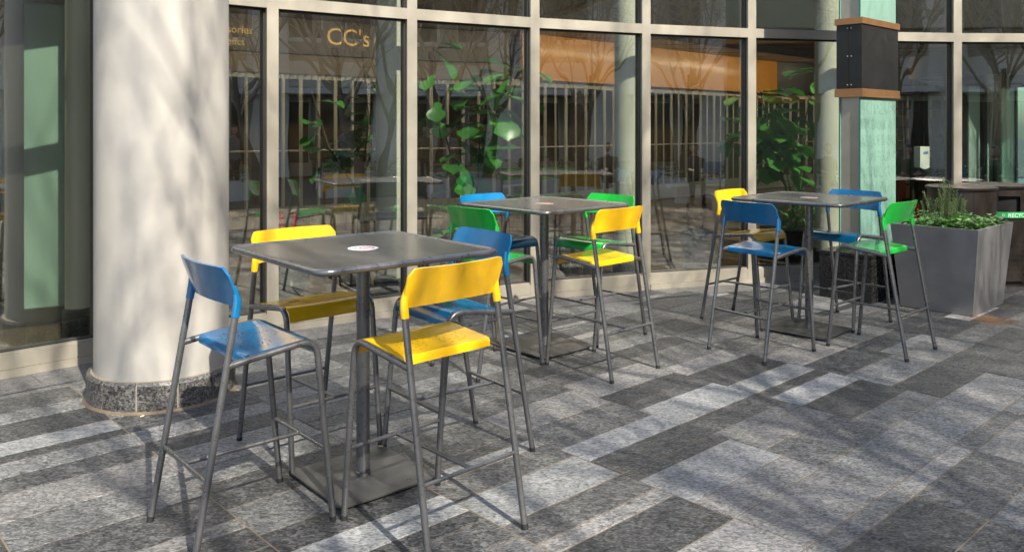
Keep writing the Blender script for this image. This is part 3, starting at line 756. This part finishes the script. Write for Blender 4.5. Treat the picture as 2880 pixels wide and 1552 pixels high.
    for x, y in pts:
        z = .7465 + (y+.0)*.083 - .006*(1-(x/.226)**2) + .0006
        b.add([(x+.0034*math.cos(k*math.pi/3), y+.0034*math.sin(k*math.pi/3), z) for k in range(6)], [tuple(range(6))])
    S['perf'] = b.mesh('perforations', M_hole)
stool_meshes()
def make_stool(label, x, y, rot, c):
    S = stool_me; t = thing('bar_stool', label, 'bar stool', (x, y, 0), R_(rot), 'coloured bar stools')
    for k in 'lr':
        lg = inst('rear_leg', S['rear'+k], t); inst('foot', S['rfoot'+k], lg)
        lg = inst('front_leg', S['front'+k], t); inst('foot', S['ffoot'+k], lg)
    for k in ('rbar', 'fbar', 'cbar'): inst('stretcher', S[k], t)
    se = inst('seat', S['seat_'+c], t); p = inst('perforations', S['perf'], se); tag(p, kind='stuff')
    inst('backrest', S['back_'+c], t)
    return t
STOOLS = [
 ('blue bar stool at the nearest table, beside the cream column', -1.101, 3.411, -49.0, 'blue'),
 ('yellow bar stool at the nearest table, back turned to the camera', -.308, 3.381, 43.3, 'yellow'),
 ('yellow bar stool behind the nearest table, facing out from the glass', -1.025, 4.242, -137.3, 'yellow'),
 ('blue bar stool behind the nearest table, next to the green one', -.257, 4.162, 128.1, 'blue'),
 ('yellow bar stool at the middle table', .630, 5.614, 43.4, 'yellow'),
 ('green bar stool at the middle table, partly behind a blue backrest', -.150, 5.640, -48.0, 'green'),
 ('blue bar stool at the middle table, nearest the glass', -.105, 6.500, -136.0, 'blue'),
 ('bright green bar stool at the middle table with its back to the glass', .690, 6.470, 132.0, 'green'),
 ('blue bar stool at the planter table, drawn out to the front', 1.828, 6.024, -53.6, 'blue'),
 ('green bar stool in front of the metal planter', 2.738, 6.101, 41.7, 'green'),
 ('yellow bar stool at the planter table, with its back to the glass', 2.000, 6.981, -137.3, 'yellow'),
 ('blue bar stool at the planter table, before the frosted pylon', 2.797, 6.913, 126.7, 'blue'),
]
for s in STOOLS: make_stool(*s)

# ------------------------------------------------------------------ lobby plants and fittings
M_fig = leafmat('fiddle leaf', (.04, .17, .03), (.13, .40, .08), .3, .4)
M_strap = leafmat('strap leaf', (.012, .06, .012), (.03, .11, .02), .4)
M_bract = leafmat('red bract', (.32, .012, .02), (.5, .03, .03), .4)
M_glaze = mat('dark glazed pot', (.02, .028, .025), .16, var=.3, vscale=5, coat=.5)
M_boxpl = mat('black box planter', (.02, .02, .02), .4)
M_bark = mat('grey brown bark', (.16, .125, .09), .85, var=.4, vscale=18, bump=.5, bscale=40)
M_twig = mat('pale twig bark', (.36, .29, .20), .85, var=.35, vscale=10)
def fig_leaf(b, p, d, up, L, Wd, lr):
    d = d.normalized(); s = d.cross(up); s = (s if s.length > 1e-3 else d.orthogonal()).normalized(); nn = s.cross(d)
    prof = [(0, .03), (.12, .34), (.30, .42), (.45, .40), (.62, .80), (.78, 1.0), (.92, .80), (1.0, .1)]
    vs = []; cu = lr.uniform(.1, .4)
    for t, w in prof:
        c = p + d*(L*t) - nn*(cu*L*t*t); hw = w*Wd/2; wv = lr.uniform(-.012, .012)
        vs += [c + s*hw + nn*(.3*hw + wv), c, c - s*hw + nn*(.3*hw - wv)]
    fs = []
    for i in range(len(prof)-1): o_ = 3*i; fs += [(o_, o_+1, o_+4, o_+3), (o_+1, o_+2, o_+5, o_+4)]
    b.add(vs, fs, True)
def fig_tree(x, y, label, seed, stems, potkind='round'):
    lr = random.Random(seed); t = thing('fig_tree', label, 'fig tree', (x, y, .012))
    bt = MB(); bl = MB()
    for pts, n_l, L in stems:
        pts = [Vector(p) for p in pts]; k = len(pts)
        bt.tube(pts, [.014*(1 - .6*i/(k-1)) for i in range(k)], 7)
        for i in range(n_l):
            f = lr.uniform(.35, 1.0)*(k-1); a = int(min(f, k-1.001)); p = pts[a].lerp(pts[a+1], f-a)
            an = lr.uniform(0, 6.28); dz = lr.uniform(-.7, .8); dv = Vector((math.cos(an), math.sin(an), dz)).normalized()
            q = p + dv*lr.uniform(.03, .12); bt.tube([p, q], .004, 4)
            fig_leaf(bl, q, dv + Vector((0, 0, -.25)), Vector((0, 0, 1)), L*lr.uniform(.75, 1.2), L*lr.uniform(.6, .85), lr)
    bt.build('trunk', mat('dark fig stem', (.05, .04, .025), .8), t); bl.build('crown', M_fig, t)
    if potkind == 'round':
        MB().lathe([(.0, .0), (.15, .0), (.20, .2), (.21, .36), (.19, .37), (.18, .33)], 28).build('pot', M_glaze, t)
        MB().lathe([(.185, .325), (0, .335)], 20).build('soil', M_soil, t)
    return t
x, y = ray(2235, 10.25)
fig_tree(x, y, 'large leafy fig tree in the bay left of the frosted pylon', 1, [
   ([(0, 0, .3), (-.1, .05, .9), (-.3, .05, 1.5), (-.42, 0, 2.05)], 42, .37), ([(0, 0, .3), (.12, .1, 1.0), (.2, .2, 1.7), (.35, .2, 2.35)], 26, .35),
   ([(-.1, .05, .9), (-.45, -.05, 1.35), (-.75, -.05, 1.75)], 18, .33), ([(0, 0, .5), (-.05, .2, 1.2), (-.15, .3, 1.85)], 14, .33)], None)
bp_ = thing('box_planter', 'black box planter with a bright leafy bush inside the glass', 'planter', (x+.05, y, .012), R_(15))
b = MB(); b.prism(rsq(.8, .5, .03, 3), 0, .38); b.build('box', M_boxpl, bp_)
b = MB(); lr = random.Random(8)
for i in range(420):
    a = lr.uniform(0, 6.28); px, pyy = lr.uniform(-.42, .42), lr.uniform(-.28, .28); z = .40 + lr.uniform(.0, .26)
    leaf_faces(b, Vector((px, pyy, z)), Vector((math.cos(a), math.sin(a), lr.uniform(-.2, .6))), Vector((0, 0, 1)), lr.uniform(.06, .11), lr.uniform(.035, .055), .2, 3, .4)
tag(b.build('foliage', leafmat('bright bush leaf', (.05, .16, .03), (.14, .32, .08), .4), bp_), kind='stuff')
x, y = ray(1318, 8.75)
fig_tree(x, y, 'leafy fig tree behind the bay between the nearest and middle tables', 2, [
   ([(0, 0, .3), (-.08, .05, .9), (-.3, .1, 1.7), (-.38, .05, 2.5)], 18, .31), ([(0, 0, .3), (.1, .0, 1.0), (.12, .1, 1.7), (.2, .1, 2.2)], 30, .33), ([(.1, 0, 1.0), (.32, .1, 1.6), (.5, .1, 2.3)], 16, .33)])
x, y = ray(1000, 8.5)
fig_tree(x, y, 'sparse fig tree behind the pane above the nearest table', 3, [
   ([(0, 0, .3), (.05, .05, 1.0), (.12, .1, 1.7), (.05, .1, 2.4)], 20, .25), ([(.05, .05, .9), (-.25, -.1, 1.4), (-.42, -.15, 1.98)], 9, .29), ([(.1, .1, 1.2), (.25, .15, 1.7)], 8, .25)])
def bromeliad(x, y, label, seed, red=1):
    lr = random.Random(seed); t = thing('potted_bromeliad', label, 'potted plant', (x, y, .012), 0, 'potted bromeliads inside the glass')
    MB().lathe([(.0, .0), (.13, .0), (.19, .12), (.215, .27), (.20, .36), (.185, .36), (.18, .32)], 32).build('pot', M_glaze, t)
    MB().lathe([(.185, .315), (0, .33)], 20).build('soil', M_soil, t)
    b = MB()
    for i in range(34):
        a = lr.uniform(0, 6.28); el = lr.uniform(.5, 1.6); L = lr.uniform(.25, .46); px = Vector((lr.uniform(-.06, .06), lr.uniform(-.06, .06), .33)); wd = lr.uniform(.018, .03)
        d0 = Vector((math.cos(a), math.sin(a), el)).normalized(); s_ = d0.cross(Vector((0, 0, 1))).normalized(); vs = []
        for k in range(6):
            tt = k/5; c = px + d0*(L*tt) + Vector((0, 0, -.22*tt*tt*L/.35)); w = wd*(1-tt**2)*.5+.001; vs += [c + s_*w, c - s_*w]
        b.add(vs, [(2*k, 2*k+1, 2*k+3, 2*k+2) for k in range(5)], True)
    b.build('leaves', M_strap, t)
    b = MB()
    for j in range(3):
        cx_, cy_ = lr.uniform(-.11, .11), lr.uniform(-.08, .08); hz = lr.uniform(.42, .55)
        for i in range(22):
            a = i*2.4; z = hz + i*.0095; dv = Vector((math.cos(a), math.sin(a), 1.2+.05*i)).normalized(); leaf_faces(b, Vector((cx_, cy_, z)), dv, Vector((0, 0, 1)), .085*(1.2-i*.02), .026, .2, 3, -.1)
        b.tube([(cx_*.5, cy_*.5, .32), (cx_, cy_, hz)], .006, 5)
    b.build('flower', M_bract if red else leafmat('dull bract', (.07, .02, .025), (.11, .03, .03), .5), t)
bromeliad(*ray(812, 7.98), 'red bromeliad in a dark glazed pot, seen under the nearest table', 1)
bromeliad(*ray(1592, 9.25), 'dark bromeliad in a glazed pot behind the middle table', 2, 0)
bromeliad(*ray(1962, 9.95), 'dull red bromeliad in a glazed pot between the middle table and the planter table', 3, 0)
bromeliad(*ray(2562, 10.0), 'bright red bromeliad between the frosted pylon and the bins', 4)
x, y = ray(1290, 8.15); ph = thing('leafy_pot_plant', 'dark leafy pot plant low behind the green stool of the middle table', 'potted plant', (x, y, .012))
MB().lathe([(.0, .0), (.13, .0), (.19, .15), (.2, .3), (.18, .31), (.17, .27)], 28).build('pot', M_glaze, ph)
b = MB(); lr = random.Random(6)
for i in range(70):
    a = lr.uniform(0, 6.28); r0 = lr.uniform(0, .3); leaf_faces(b, Vector((r0*math.cos(a), r0*math.sin(a), lr.uniform(.3, .62))), Vector((math.cos(a), math.sin(a), lr.uniform(-.4, .5))), Vector((0, 0, 1)), lr.uniform(.1, .18), lr.uniform(.07, .11), .2, 3, .4)
b.build('leaves', M_fig, ph)
# hand sanitiser stand
x, y = ray(2589, 9.75); hs = thing('sanitiser_stand', 'white hand sanitiser dispenser on a black stand inside the glass', 'dispenser', (x, y, .012), R_(12))
b = MB(); b.box(-.09, -.05, .03, .07, .02, 1.06); b.box(.05, .09, .03, .07, .02, 1.06); b.box(-.16, .16, -.12, .16, 0, .02); b.box(-.10, .10, .03, .07, 1.061, 1.34); b.build('stand', M_black, hs)
MB().box(-.15, .15, -.10, .029, .985, 1.0).build('drip_tray', M_black, hs)
b = MB(); pf = [(-.066, 1.145), (-.04, 1.13), (0, 1.122), (.04, 1.13), (.066, 1.145), (.066, 1.385), (-.066, 1.385)]
b.add([(px, .028, z) for px, z in pf] + [(px*.96, -.075, z) for px, z in pf], [tuple(range(6, -1, -1)), tuple(range(7, 14))] + [(i, (i+1) % 7, 7+(i+1) % 7, 7+i) for i in range(7)])
dp = b.build('dispenser', mat('white plastic', (.72, .78, .74), .35), hs)
MB().add([(-.026, -.0765, 1.295), (.036, -.0765, 1.300), (.040, -.0765, 1.328), (-.018, -.0765, 1.323)], [(0, 1, 2, 3)]).build('badge', mat('blue badge', (.02, .14, .42), .4), dp)
vs, fs = text_geo('PURELL', .016); MB().add([Matrix.Translation((-.022, -.078, 1.305)) @ Matrix.Rotation(R_(90), 4, 'X') @ v for v in vs], fs).build('badge_lettering', M_white, dp)
# revolving doors
M_dkframe = mat('dark bronze frame', (.05, .05, .042), .4, .5)
M_doorglass = mat('pale lit door glass', (.45, .58, .52), .25, coat=.4)
def revolving(x, y, rz, label, r=1.0):
    t = thing('revolving_door', label, 'revolving door', (x, y, .012), rz)
    MB().lathe([(r-.1, 2.3), (r+.06, 2.3), (r+.06, 2.62), (0, 2.63)], 48).build('canopy', M_dkframe, t)
    for s in (0, math.pi):
        b = MB(); b.lathe([(r, .12), (r, 2.30)], 18, a0=s+.6, a1=s+math.pi-.6); b.build('curved_pane', M_iglass, t)
        b = MB(); b.lathe([(r-.03, 0), (r-.03, .12), (r+.03, .12), (r+.03, 0)], 18, a0=s+.6, a1=s+math.pi-.6); b.build('kick_rail', M_dkframe, t)
        for k in range(4):
            a = s + .6 + (math.pi-1.2)*k/3; MB().box(-.03, .03, -.03, .03, 0, 2.30, Matrix.Translation((r*math.cos(a), r*math.sin(a), 0))).build('post', M_dkframe, t)
    for k in range(4):
        m_ = Matrix.Rotation(k*math.pi/2 + .35, 4, 'Z'); lf = MB().box(.12, r-.14, -.006, .006, .16, 2.16, m_).build('leaf_pane', M_doorglass if k % 2 == 0 else M_iglass, t)
        b = MB(); b.box(.045, .12, -.022, .022, .02, 2.25, m_); b.box(r-.14, r-.08, -.022, .022, .02, 2.25, m_); b.box(.121, r-.141, -.02, .02, .02, .16, m_); b.box(.121, r-.141, -.02, .02, 2.16, 2.25, m_); b.build('leaf_frame', M_dkframe, lf)
x, y = ray(2790, 11.7); revolving(x, y, R_(20), 'revolving door with pale glass leaves behind the bins')
# glazed vestibule screen by the cream column
vb = thing('vestibule_screen', 'dark framed vestibule screen with green glass left of the cream column', 'screen', (-3.69, 6.85, .012), R_(30))
b = MB(); b.box(-.43, -.275, -.06, .06, 0, 3.3); b.box(.275, .31, -.05, .05, 0, 3.3); b.box(-.274, .274, -.05, .05, 2.62, 2.86); b.box(-.274, .274, -.05, .05, 0, .14); b.build('frame', M_dkframe, vb)
MB().box(-.275, .275, -.006, .006, .14, 2.62).build('green_pane', mat('lit green glass', (.19, .30, .245), .2, coat=.6, var=.1, vscale=1.2), vb)
MB().box(-.275, .275, -.006, .006, 2.86, 3.3).build('upper_pane', MATS['lit green glass'], vb)
MB().lathe([(.11, 0), (.11, 3.3)], 28, -.56, .05).build('corner_post', mat('grey post', (.12, .12, .10), .45, .3), vb)

# ------------------------------------------------------------------ across the plaza: what the glass mirrors
M_stone = mat('pale limestone', (.80, .77, .70), .7, var=.12, vscale=1.5, bump=.1, bscale=20)
M_beige = mat('beige panel', (.50, .45, .36), .6, var=.1, vscale=2)
M_dkglass = mat('dark shop glass', (.02, .024, .026), .08, coat=.5)
M_canopy = mat('white canopy', (.84, .83, .80), .55, var=.05)
ob = thing('colonnade_building', 'pale stone colonnaded building mirrored in the glass across the plaza', 'building', (17.0, -3.5, 0), R_(53.13))
MB().box(-24, 24, -8, -.45, 0, 9.6).build('wall', M_beige, ob)
MB().box(-24, 24, -8.1, .55, 9.605, 10.0).build('parapet', M_stone, ob)
colme = MB().cbox(-.85, .85, -.44, .5, 0, 9.6, .02).mesh('pier', M_stone)
winl = MB().box(-.40, .40, -.449, -.40, .45, 2.45).mesh('window', M_dkglass); winu = MB().box(-.5, .5, -.449, -.40, 4.6, 6.2).mesh('window', M_dkglass); winv = MB().box(-.75, .75, -.449, -.40, 7.2, 8.9).mesh('window', M_dkglass)
frl = MB().box(-.47, -.405, -.449, -.36, .3, 2.6).box(.405, .47, -.449, -.36, .3, 2.6).box(-.404, .404, -.449, -.37, 2.46, 2.64).mesh('frame', M_slat)
fru = MB().box(-.56, -.505, -.449, -.36, 4.5, 6.3).box(.505, .56, -.449, -.36, 4.5, 6.3).box(-.504, .504, -.449, -.35, 4.45, 4.59).mesh('frame', M_stone)
can = MB().box(-1.63, 1.63, -.44, 1.15, 2.68, 2.86).mesh('canopy', M_canopy); fb2 = MB().box(-1.64, 1.64, -.449, -.30, 2.95, 3.5).mesh('fascia_panel', M_dkwood); fb = MB().box(-1.64, 1.64, -.449, -.25, 2.95, 3.8).mesh('fascia_panel', M_stone)
for k in range(11):
    x0 = -22 + 4.4*k; inst('pier', colme, ob, (x0, 0, 0))
    if k == 10: break
    xm = x0 + 2.2; inst('canopy', can, ob, (xm, 0, 0)); inst('fascia_panel', fb if k % 3 else fb2, ob, (xm, 0, 0))
    for j in (-1, 0, 1): w = inst('window', winl, ob, (xm+1.1*j, 0, 0)); inst('frame', frl, w)
    for j in (-.82, .82): w = inst('window', winu, ob, (xm+j, 0, 0)); inst('frame', fru, w); inst('window', winv, ob, (xm+j, 0, 0))

def grow(seed, Ht, dens=(7, 6, 5, 4)):
    lr = random.Random(seed); bt = MB(); bl = MB()
    def branch(p, d, L, r, lev, b):
        n = 4 if lev < 3 else 3; pts = [p]; q = p.copy(); dd = d.copy()
        for k in range(n):
            dd = (dd + Vector((lr.gauss(0, .13), lr.gauss(0, .13), lr.gauss(.05, .1)))).normalized(); q = q + dd*(L/n); pts.append(q.copy())
        tap = .45 if lev < 2 else .3
        b.tube(pts, [r*(1-(1-tap)*k/n) for k in range(n+1)], (9, 6, 4, 3, 3)[lev], cap=False)
        if lev >= 4: return
        cnt = dens[lev]
        for c in range(cnt):
            f = lr.uniform(.35 if lev else .55, 1.0)*n; a = int(min(f, n-.001)); p2 = pts[a].lerp(pts[a+1], f-a)
            ax = dd.orthogonal().normalized(); ax.rotate(Quaternion(dd, lr.uniform(0, 6.28))); ang = lr.uniform(.35, .95) if lev else lr.uniform(.35, .75)
            d2 = dd.copy(); d2.rotate(Quaternion(ax, ang)); d2.z += .12; d2.normalize()
            branch(p2, d2, L*lr.uniform(.48, .75) if lev else Ht*lr.uniform(.34, .5), r*(.5 if lev else .42)*lr.uniform(.8, 1.1), lev+1, bl)
        if lev: branch(pts[-1], dd, L*.55, r*tap, lev+1, bl)
    branch(Vector((0, 0, -.05)), Vector((0, 0, 1)), Ht*.34, .13, 0, bt)
    return bt.mesh('trunk', M_bark), bl.mesh('crown', M_twig)
TREES = [grow(21, 9.5, (8, 7, 6, 3)), grow(34, 10.5, (8, 7, 6, 4)), grow(55, 9.0, (8, 6, 6, 3)), grow(77, 9.2, (6, 5, 5, 3))]
def tree(x, y, i, rz, label, sc=1.0):
    t = thing('bare_tree', label, 'tree', (x, y, -.04), rz, 'bare trees standing in the plaza'); t.scale = (sc, sc, sc)
    inst('trunk', TREES[i][0], t); inst('crown', TREES[i][1], t)
tree(5.6, -5.0, 0, .3, 'tall leafless tree behind the viewer, throwing branch shadow on the nearest table', 1.35)
tree(8.1, .9, 1, 1.7, 'leafless tree mirrored in the pane between the nearest and middle tables', 1.0)
tree(9.3, -4.6, 3, 1.2, 'tall leafless tree close by the end of the colonnade behind the viewer', 1.35)
tree(11.6, 4.4, 1, 4.0, 'leafless tree mirrored behind the middle table', .95)
tree(12.6, -1.4, 1, 5.2, 'leafless tree close to the colonnade, mirrored by the cream column', .9)
tree(2.2, -6.0, 2, 3.3, 'tall leafless tree behind the viewer, shading the cream column', 1.4)
tree(14.0, 7.4, 1, .9, 'leafless tree mirrored in the bay beside the frosted pylon')

# planting beds before the colonnade
M_hedge = leafmat('hedge leaf', (.02, .06, .012), (.06, .11, .02), .5); M_flower = leafmat('yellow flower', (.55, .38, .03), (.7, .5, .05), .5)
def hedge(x, y, rz, L, label, seed):
    lr = random.Random(seed); t = thing('planting_bed', label, 'planting bed', (x, y, -.04), rz, 'planting beds by the colonnade')
    MB().box(-L/2, L/2, -.45, .45, 0, .42).build('kerb', M_stone, t); b = MB(); bf = MB()
    for i in range(int(900*L/4)):
        px, pyy = lr.uniform(-L/2, L/2), lr.uniform(-.42, .42); h = .42 + .38*(.5 + .8*mnoise.noise(Vector((px*1.2, pyy, seed)))) + .1
        a = lr.uniform(0, 6.28); tgt = bf if lr.random() < .12 else b
        leaf_faces(tgt, Vector((px, pyy, lr.uniform(.42, max(.5, h)))), Vector((math.cos(a), math.sin(a), lr.uniform(-.2, .8))), Vector((0, 0, 1)), lr.uniform(.06, .12), lr.uniform(.04, .07), .2, 3, .3)
    tag(b.build('foliage', M_hedge, t), kind='stuff'); tag(bf.build('flowers', M_flower, t), kind='stuff')
hedge(13.4, -1.0, R_(53), 5, 'long stone edged bed of green shrubs with yellow flowers', 1)
hedge(10.2, .2, R_(50), 3, 'short stone edged bed of shrubs with yellow flowers', 2)
hedge(14.6, 3.4, R_(56), 4, 'stone edged shrub bed at the bright end of the colonnade', 3)

# people sitting and standing in the plaza, seen mirrored in the glass
M_skin = mat('skin', (.42, .24, .16), .5); M_hair = mat('dark hair', (.015, .011, .008), .6); M_jeans = mat('dark trousers', (.02, .025, .04), .8); M_shoe = mat('shoes', (.012, .012, .012), .5)
def person(x, y, rz, label, pose, top, base_z=-.035):
    t = thing('person', label, 'person', (x, y, base_z), rz)
    V = []; E_ = []; Rr = []
    def ch(pts, start=None):
        prev = start
        for p, r in pts:
            V.append(p); Rr.append(r); i = len(V)-1
            if prev is not None: E_.append((prev, i))
            prev = i
        return prev
    hz = .93 if pose == 'stand' else .52
    pel = ch([((0, 0, hz), (.15, .11))]); che = ch([((0, 0, hz+.18), (.135, .10)), ((0, 0, hz+.38), (.165, .11))], pel)
    nk = ch([((0, .01, hz+.50), (.07, .065)), ((0, .02, hz+.58), (.055, .058))], che)
    for s in (-1, 1):
        if pose == 'stand':
            ch([((s*.09, 0, hz-.06), (.085, .085)), ((s*.10, .03, hz-.45), (.058, .058)), ((s*.10, -.01, .09), (.042, .042)), ((s*.11, .12, .04), (.042, .035))], pel)
            w = ch([((s*.19, 0, hz+.44), (.065, .06)), ((s*.23, -.02, hz+.16), (.045, .045)), ((s*.23, .05, hz-.08), (.033, .033)), ((s*.23, .07, hz-.16), (.035, .02))], che)
            hd = Vector((s*.23, .07, hz-.16)); fd = Vector((0, .03, -.08))
        else:
            ch([((s*.10, .05, hz-.01), (.09, .085)), ((s*.12, .42, hz+.0), (.062, .062)), ((s*.12, .40, .09), (.042, .042)), ((s*.12, .53, .04), (.042, .035))], pel)
            w = ch([((s*.19, 0, hz+.44), (.065, .06)), ((s*.23, .05, hz+.18), (.045, .045)), ((s*.15, .29, hz+.24), (.033, .033)), ((s*.13, .37, hz+.245), (.035, .02))], che)
            hd = Vector((s*.13, .37, hz+.245)); fd = Vector((0, .08, -.01))
        side = fd.cross(Vector((s, 0, 0))).normalized() if False else Vector((0, 1, 0)) if pose == 'stand' else Vector((1, 0, 0))
        for k in range(4):
            o_ = side*(k-1.5)*.02; ch([(tuple(hd + o_ + fd*.55), (.009, .009)), (tuple(hd + o_ + fd*(.95 + .1*(k in (1, 2)))), (.0085, .0085)), (tuple(hd + o_*1.05 + fd*(1.3 + .12*(k in (1, 2))) + Vector((0, 0, -.012))), (.007, .007))], w)
        ch([(tuple(hd + side*.04*(-s if pose == 'sit' else 1) + fd*.3), (.010, .010)), (tuple(hd + side*.055*(-s if pose == 'sit' else 1) + fd*.7), (.008, .008))], w)
    me = bpy.data.meshes.new('body'); me.from_pydata(V, E_, []); me.update()
    o = bpy.data.objects.new('body', me); col.objects.link(o); sk = o.modifiers.new('skin', 'SKIN'); sk.use_smooth_shade = True
    for i, r in enumerate(Rr): me.skin_vertices[0].data[i].radius = r
    me.skin_vertices[0].data[0].use_root = True
    o.modifiers.new('sub', 'SUBSURF').levels = 1
    dg = bpy.context.evaluated_depsgraph_get(); ev = o.evaluated_get(dg).to_mesh()
    b = MB(); b.add([v.co.copy() for v in ev.vertices], [tuple(p.vertices) for p in ev.polygons], True)
    bpy.data.objects.remove(o)
    # head with brow, nose, chin and ears, grown onto the neck
    hc = Vector((0, .035, hz+.70)); vs = []; nu, nv = 20, 14
    for i in range(nv+1):
        ph_ = math.pi*i/nv
        for j in range(nu):
            a = 2*math.pi*j/nu; dx, dy, dz = math.sin(ph_)*math.cos(a), math.sin(ph_)*math.sin(a), math.cos(ph_)
            r_ = 1.0; px, pyy, pz = dx*.076*(1 - .18*max(0, -dz)), dy*.098, dz*.118
            if dy > .8 and -.25 < dz < .12 and abs(dx) < .35: pyy += .022*(1-abs(dx)/.35)
            if abs(dx) > .93 and abs(dz) < .25 and dy < .25: px *= 1.14
            if dy > .55 and abs(dz) < .12 and .25 < abs(dx) < .55: pyy -= .008
            vs.append(hc + Vector((px, pyy, pz)))
    fs = [(i*nu+j, (i+1)*nu+j, (i+1)*nu+(j+1) % nu, i*nu+(j+1) % nu) for i in range(nv) for j in range(nu)]
    b.add(vs, fs, True)
    for i, f in enumerate(b.f):
        c = sum((Vector(b.v[k]) for k in f), Vector())/len(f)
        if c.z > hz+.535:
            hair = c.z > hz+.755 or (c.y < .02 and c.z > hz+.63)
            b.m[i] = 1 if hair else 0
        elif pose == 'stand': b.m[i] = 0 if (abs(c.x) > .19 and c.z < hz-.10) else 2 if c.z > hz-.04 else 3 if c.z > .08 else 4
        else: b.m[i] = 0 if (c.y > .30 and c.z > hz+.19) else 2 if (c.z > hz+.02 and c.y < .32 and not (c.y > .12 and c.z < hz+.12)) else 3 if c.z > .08 else 4
    b.build('body', [M_skin, M_hair, top, M_jeans, M_shoe], t)
    return t
JK = [mat('jacket %d' % i, c, .8) for i, c in enumerate(((.05, .05, .055), (.03, .06, .03), (.10, .085, .06), (.16, .17, .2)))]
bench = thing('stone_bench', 'pale stone bench under two seated people', 'bench', (9.35, 2.45, -.035), R_(38))
MB().cbox(-.95, .95, -.22, .22, .36, .42, .01).build('seat', M_stone, bench)
for sx in (-.7, .7): MB().box(sx-.1, sx+.1, -.18, .18, 0, .36).build('leg', M_stone, bench)
person(9.02, 2.24, R_(38), 'bearded dark haired person in a dark jacket seated on the bench', 'sit', JK[0])
person(9.72, 2.78, R_(38), 'person in a green jacket seated on the bench', 'sit', JK[1])
ct = thing('cafe_table', 'low cafe table in front of the bench', 'table', (8.97, 2.92, -.035), R_(38))
MB().lathe([(0, .69), (.36, .69), (.36, .715), (0, .716)], 32).build('top', M_top, ct); MB().lathe([(.025, .02), (.025, .69)], 12).build('post', M_tube, ct); MB().lathe([(.2, 0), (.2, .015), (0, .02)], 24).build('foot', M_tube, ct)
lp = thing('laptop', 'open silver laptop on the cafe table', 'laptop', (8.94, 2.76, .682), R_(38+180))
MB().box(-.16, .16, -.11, .11, 0, .014).build('keyboard_base', M_slat, lp); MB().box(-.16, .16, -.006, .0, .0, .22, Matrix.Translation((0, -.11, .015)) @ Matrix.Rotation(R_(15), 4, 'X')).build('screen', mat('bluish laptop lid', (.25, .40, .60), .35), lp)
person(10.4, -1.9, R_(20), 'person standing in an olive coat beside another walker', 'stand', JK[2])
person(10.9, -1.5, R_(10), 'person standing in a grey coat beside another walker', 'stand', JK[3])
person(10.2, 5.0, R_(60), 'person standing alone in a dark jacket farther along the plaza', 'stand', JK[0])

# small litter
def scrap(x, y, z, rz, label, c, sz):
    lr_ = random.Random(int(abs(x)*1000)); n = 7
    P = [(sz*lr_.uniform(.6, 1.1)*math.cos(2*math.pi*k/n), .6*sz*lr_.uniform(.6, 1.1)*math.sin(2*math.pi*k/n), z + lr_.uniform(.001, .006)) for k in range(n)]
    o_ = MB().add(P + [(a, b2, c2-.0012) for a, b2, c2 in P], [tuple(range(n)), tuple(range(2*n-1, n-1, -1))] + [(k, n+k, n+(k+1) % n, (k+1) % n) for k in range(n)]).build('paper_scrap', mat('scrap '+label[:9], c, .7))
    o_.location = (x, y, 0); o_.rotation_euler = (0, 0, rz); tag(o_, label, 'litter')
scrap(-.64, 4.14, .0235, .4, 'torn yellow paper scrap on the base plate of the nearest table', (.6, .52, .22), .02)
scrap(-2.05, 4.63, .001, 1.0, 'pale paper scrap on the paving beside the granite ring', (.6, .5, .35), .016)
scrap(-1.33, 3.02, .001, .2, 'dry brown leaf scrap near the front edge of the paving', (.25, .13, .06), .018)

# rust stain bled out from under the planter
m_, nt_, b_ = nodes_of('rust stain'); MATS['rust stain'] = m_; N_, L_ = nt_.nodes, nt_.links
b_.inputs['Base Color'].default_value = (.30, .15, .05, 1); b_.inputs['Roughness'].default_value = .8
tc = N_.new('ShaderNodeTexCoord'); gr_ = N_.new('ShaderNodeVectorMath'); gr_.operation = 'LENGTH'; L_.new(tc.outputs['Object'], gr_.inputs[0])
nz = N_.new('ShaderNodeTexNoise'); nz.inputs['Scale'].default_value = 9; nz.inputs['Detail'].default_value = 6; L_.new(tc.outputs['Object'], nz.inputs['Vector'])
ad = N_.new('ShaderNodeMath'); ad.operation = 'MULTIPLY_ADD'; ad.inputs[1].default_value = .35; L_.new(nz.outputs[0], ad.inputs[0]); L_.new(gr_.outputs['Value'], ad.inputs[2])
mr = N_.new('ShaderNodeMapRange'); mr.inputs[1].default_value = .22; mr.inputs[2].default_value = .42; mr.inputs[3].default_value = .45; mr.inputs[4].default_value = 0; L_.new(ad.outputs[0], mr.inputs[0]); L_.new(mr.outputs[0], b_.inputs['Alpha'])
st = MB().add([(-.45, -.3, 0), (.45, -.3, 0), (.45, .3, 0), (-.45, .3, 0)], [(0, 1, 2, 3)]).build('rust_stain', m_)
st.location = (4.05, 6.98, .0026); st.rotation_euler = (0, 0, PA); tag(st, 'orange rust stain on the paving at the corner of the planter', 'stain', kind='stuff')
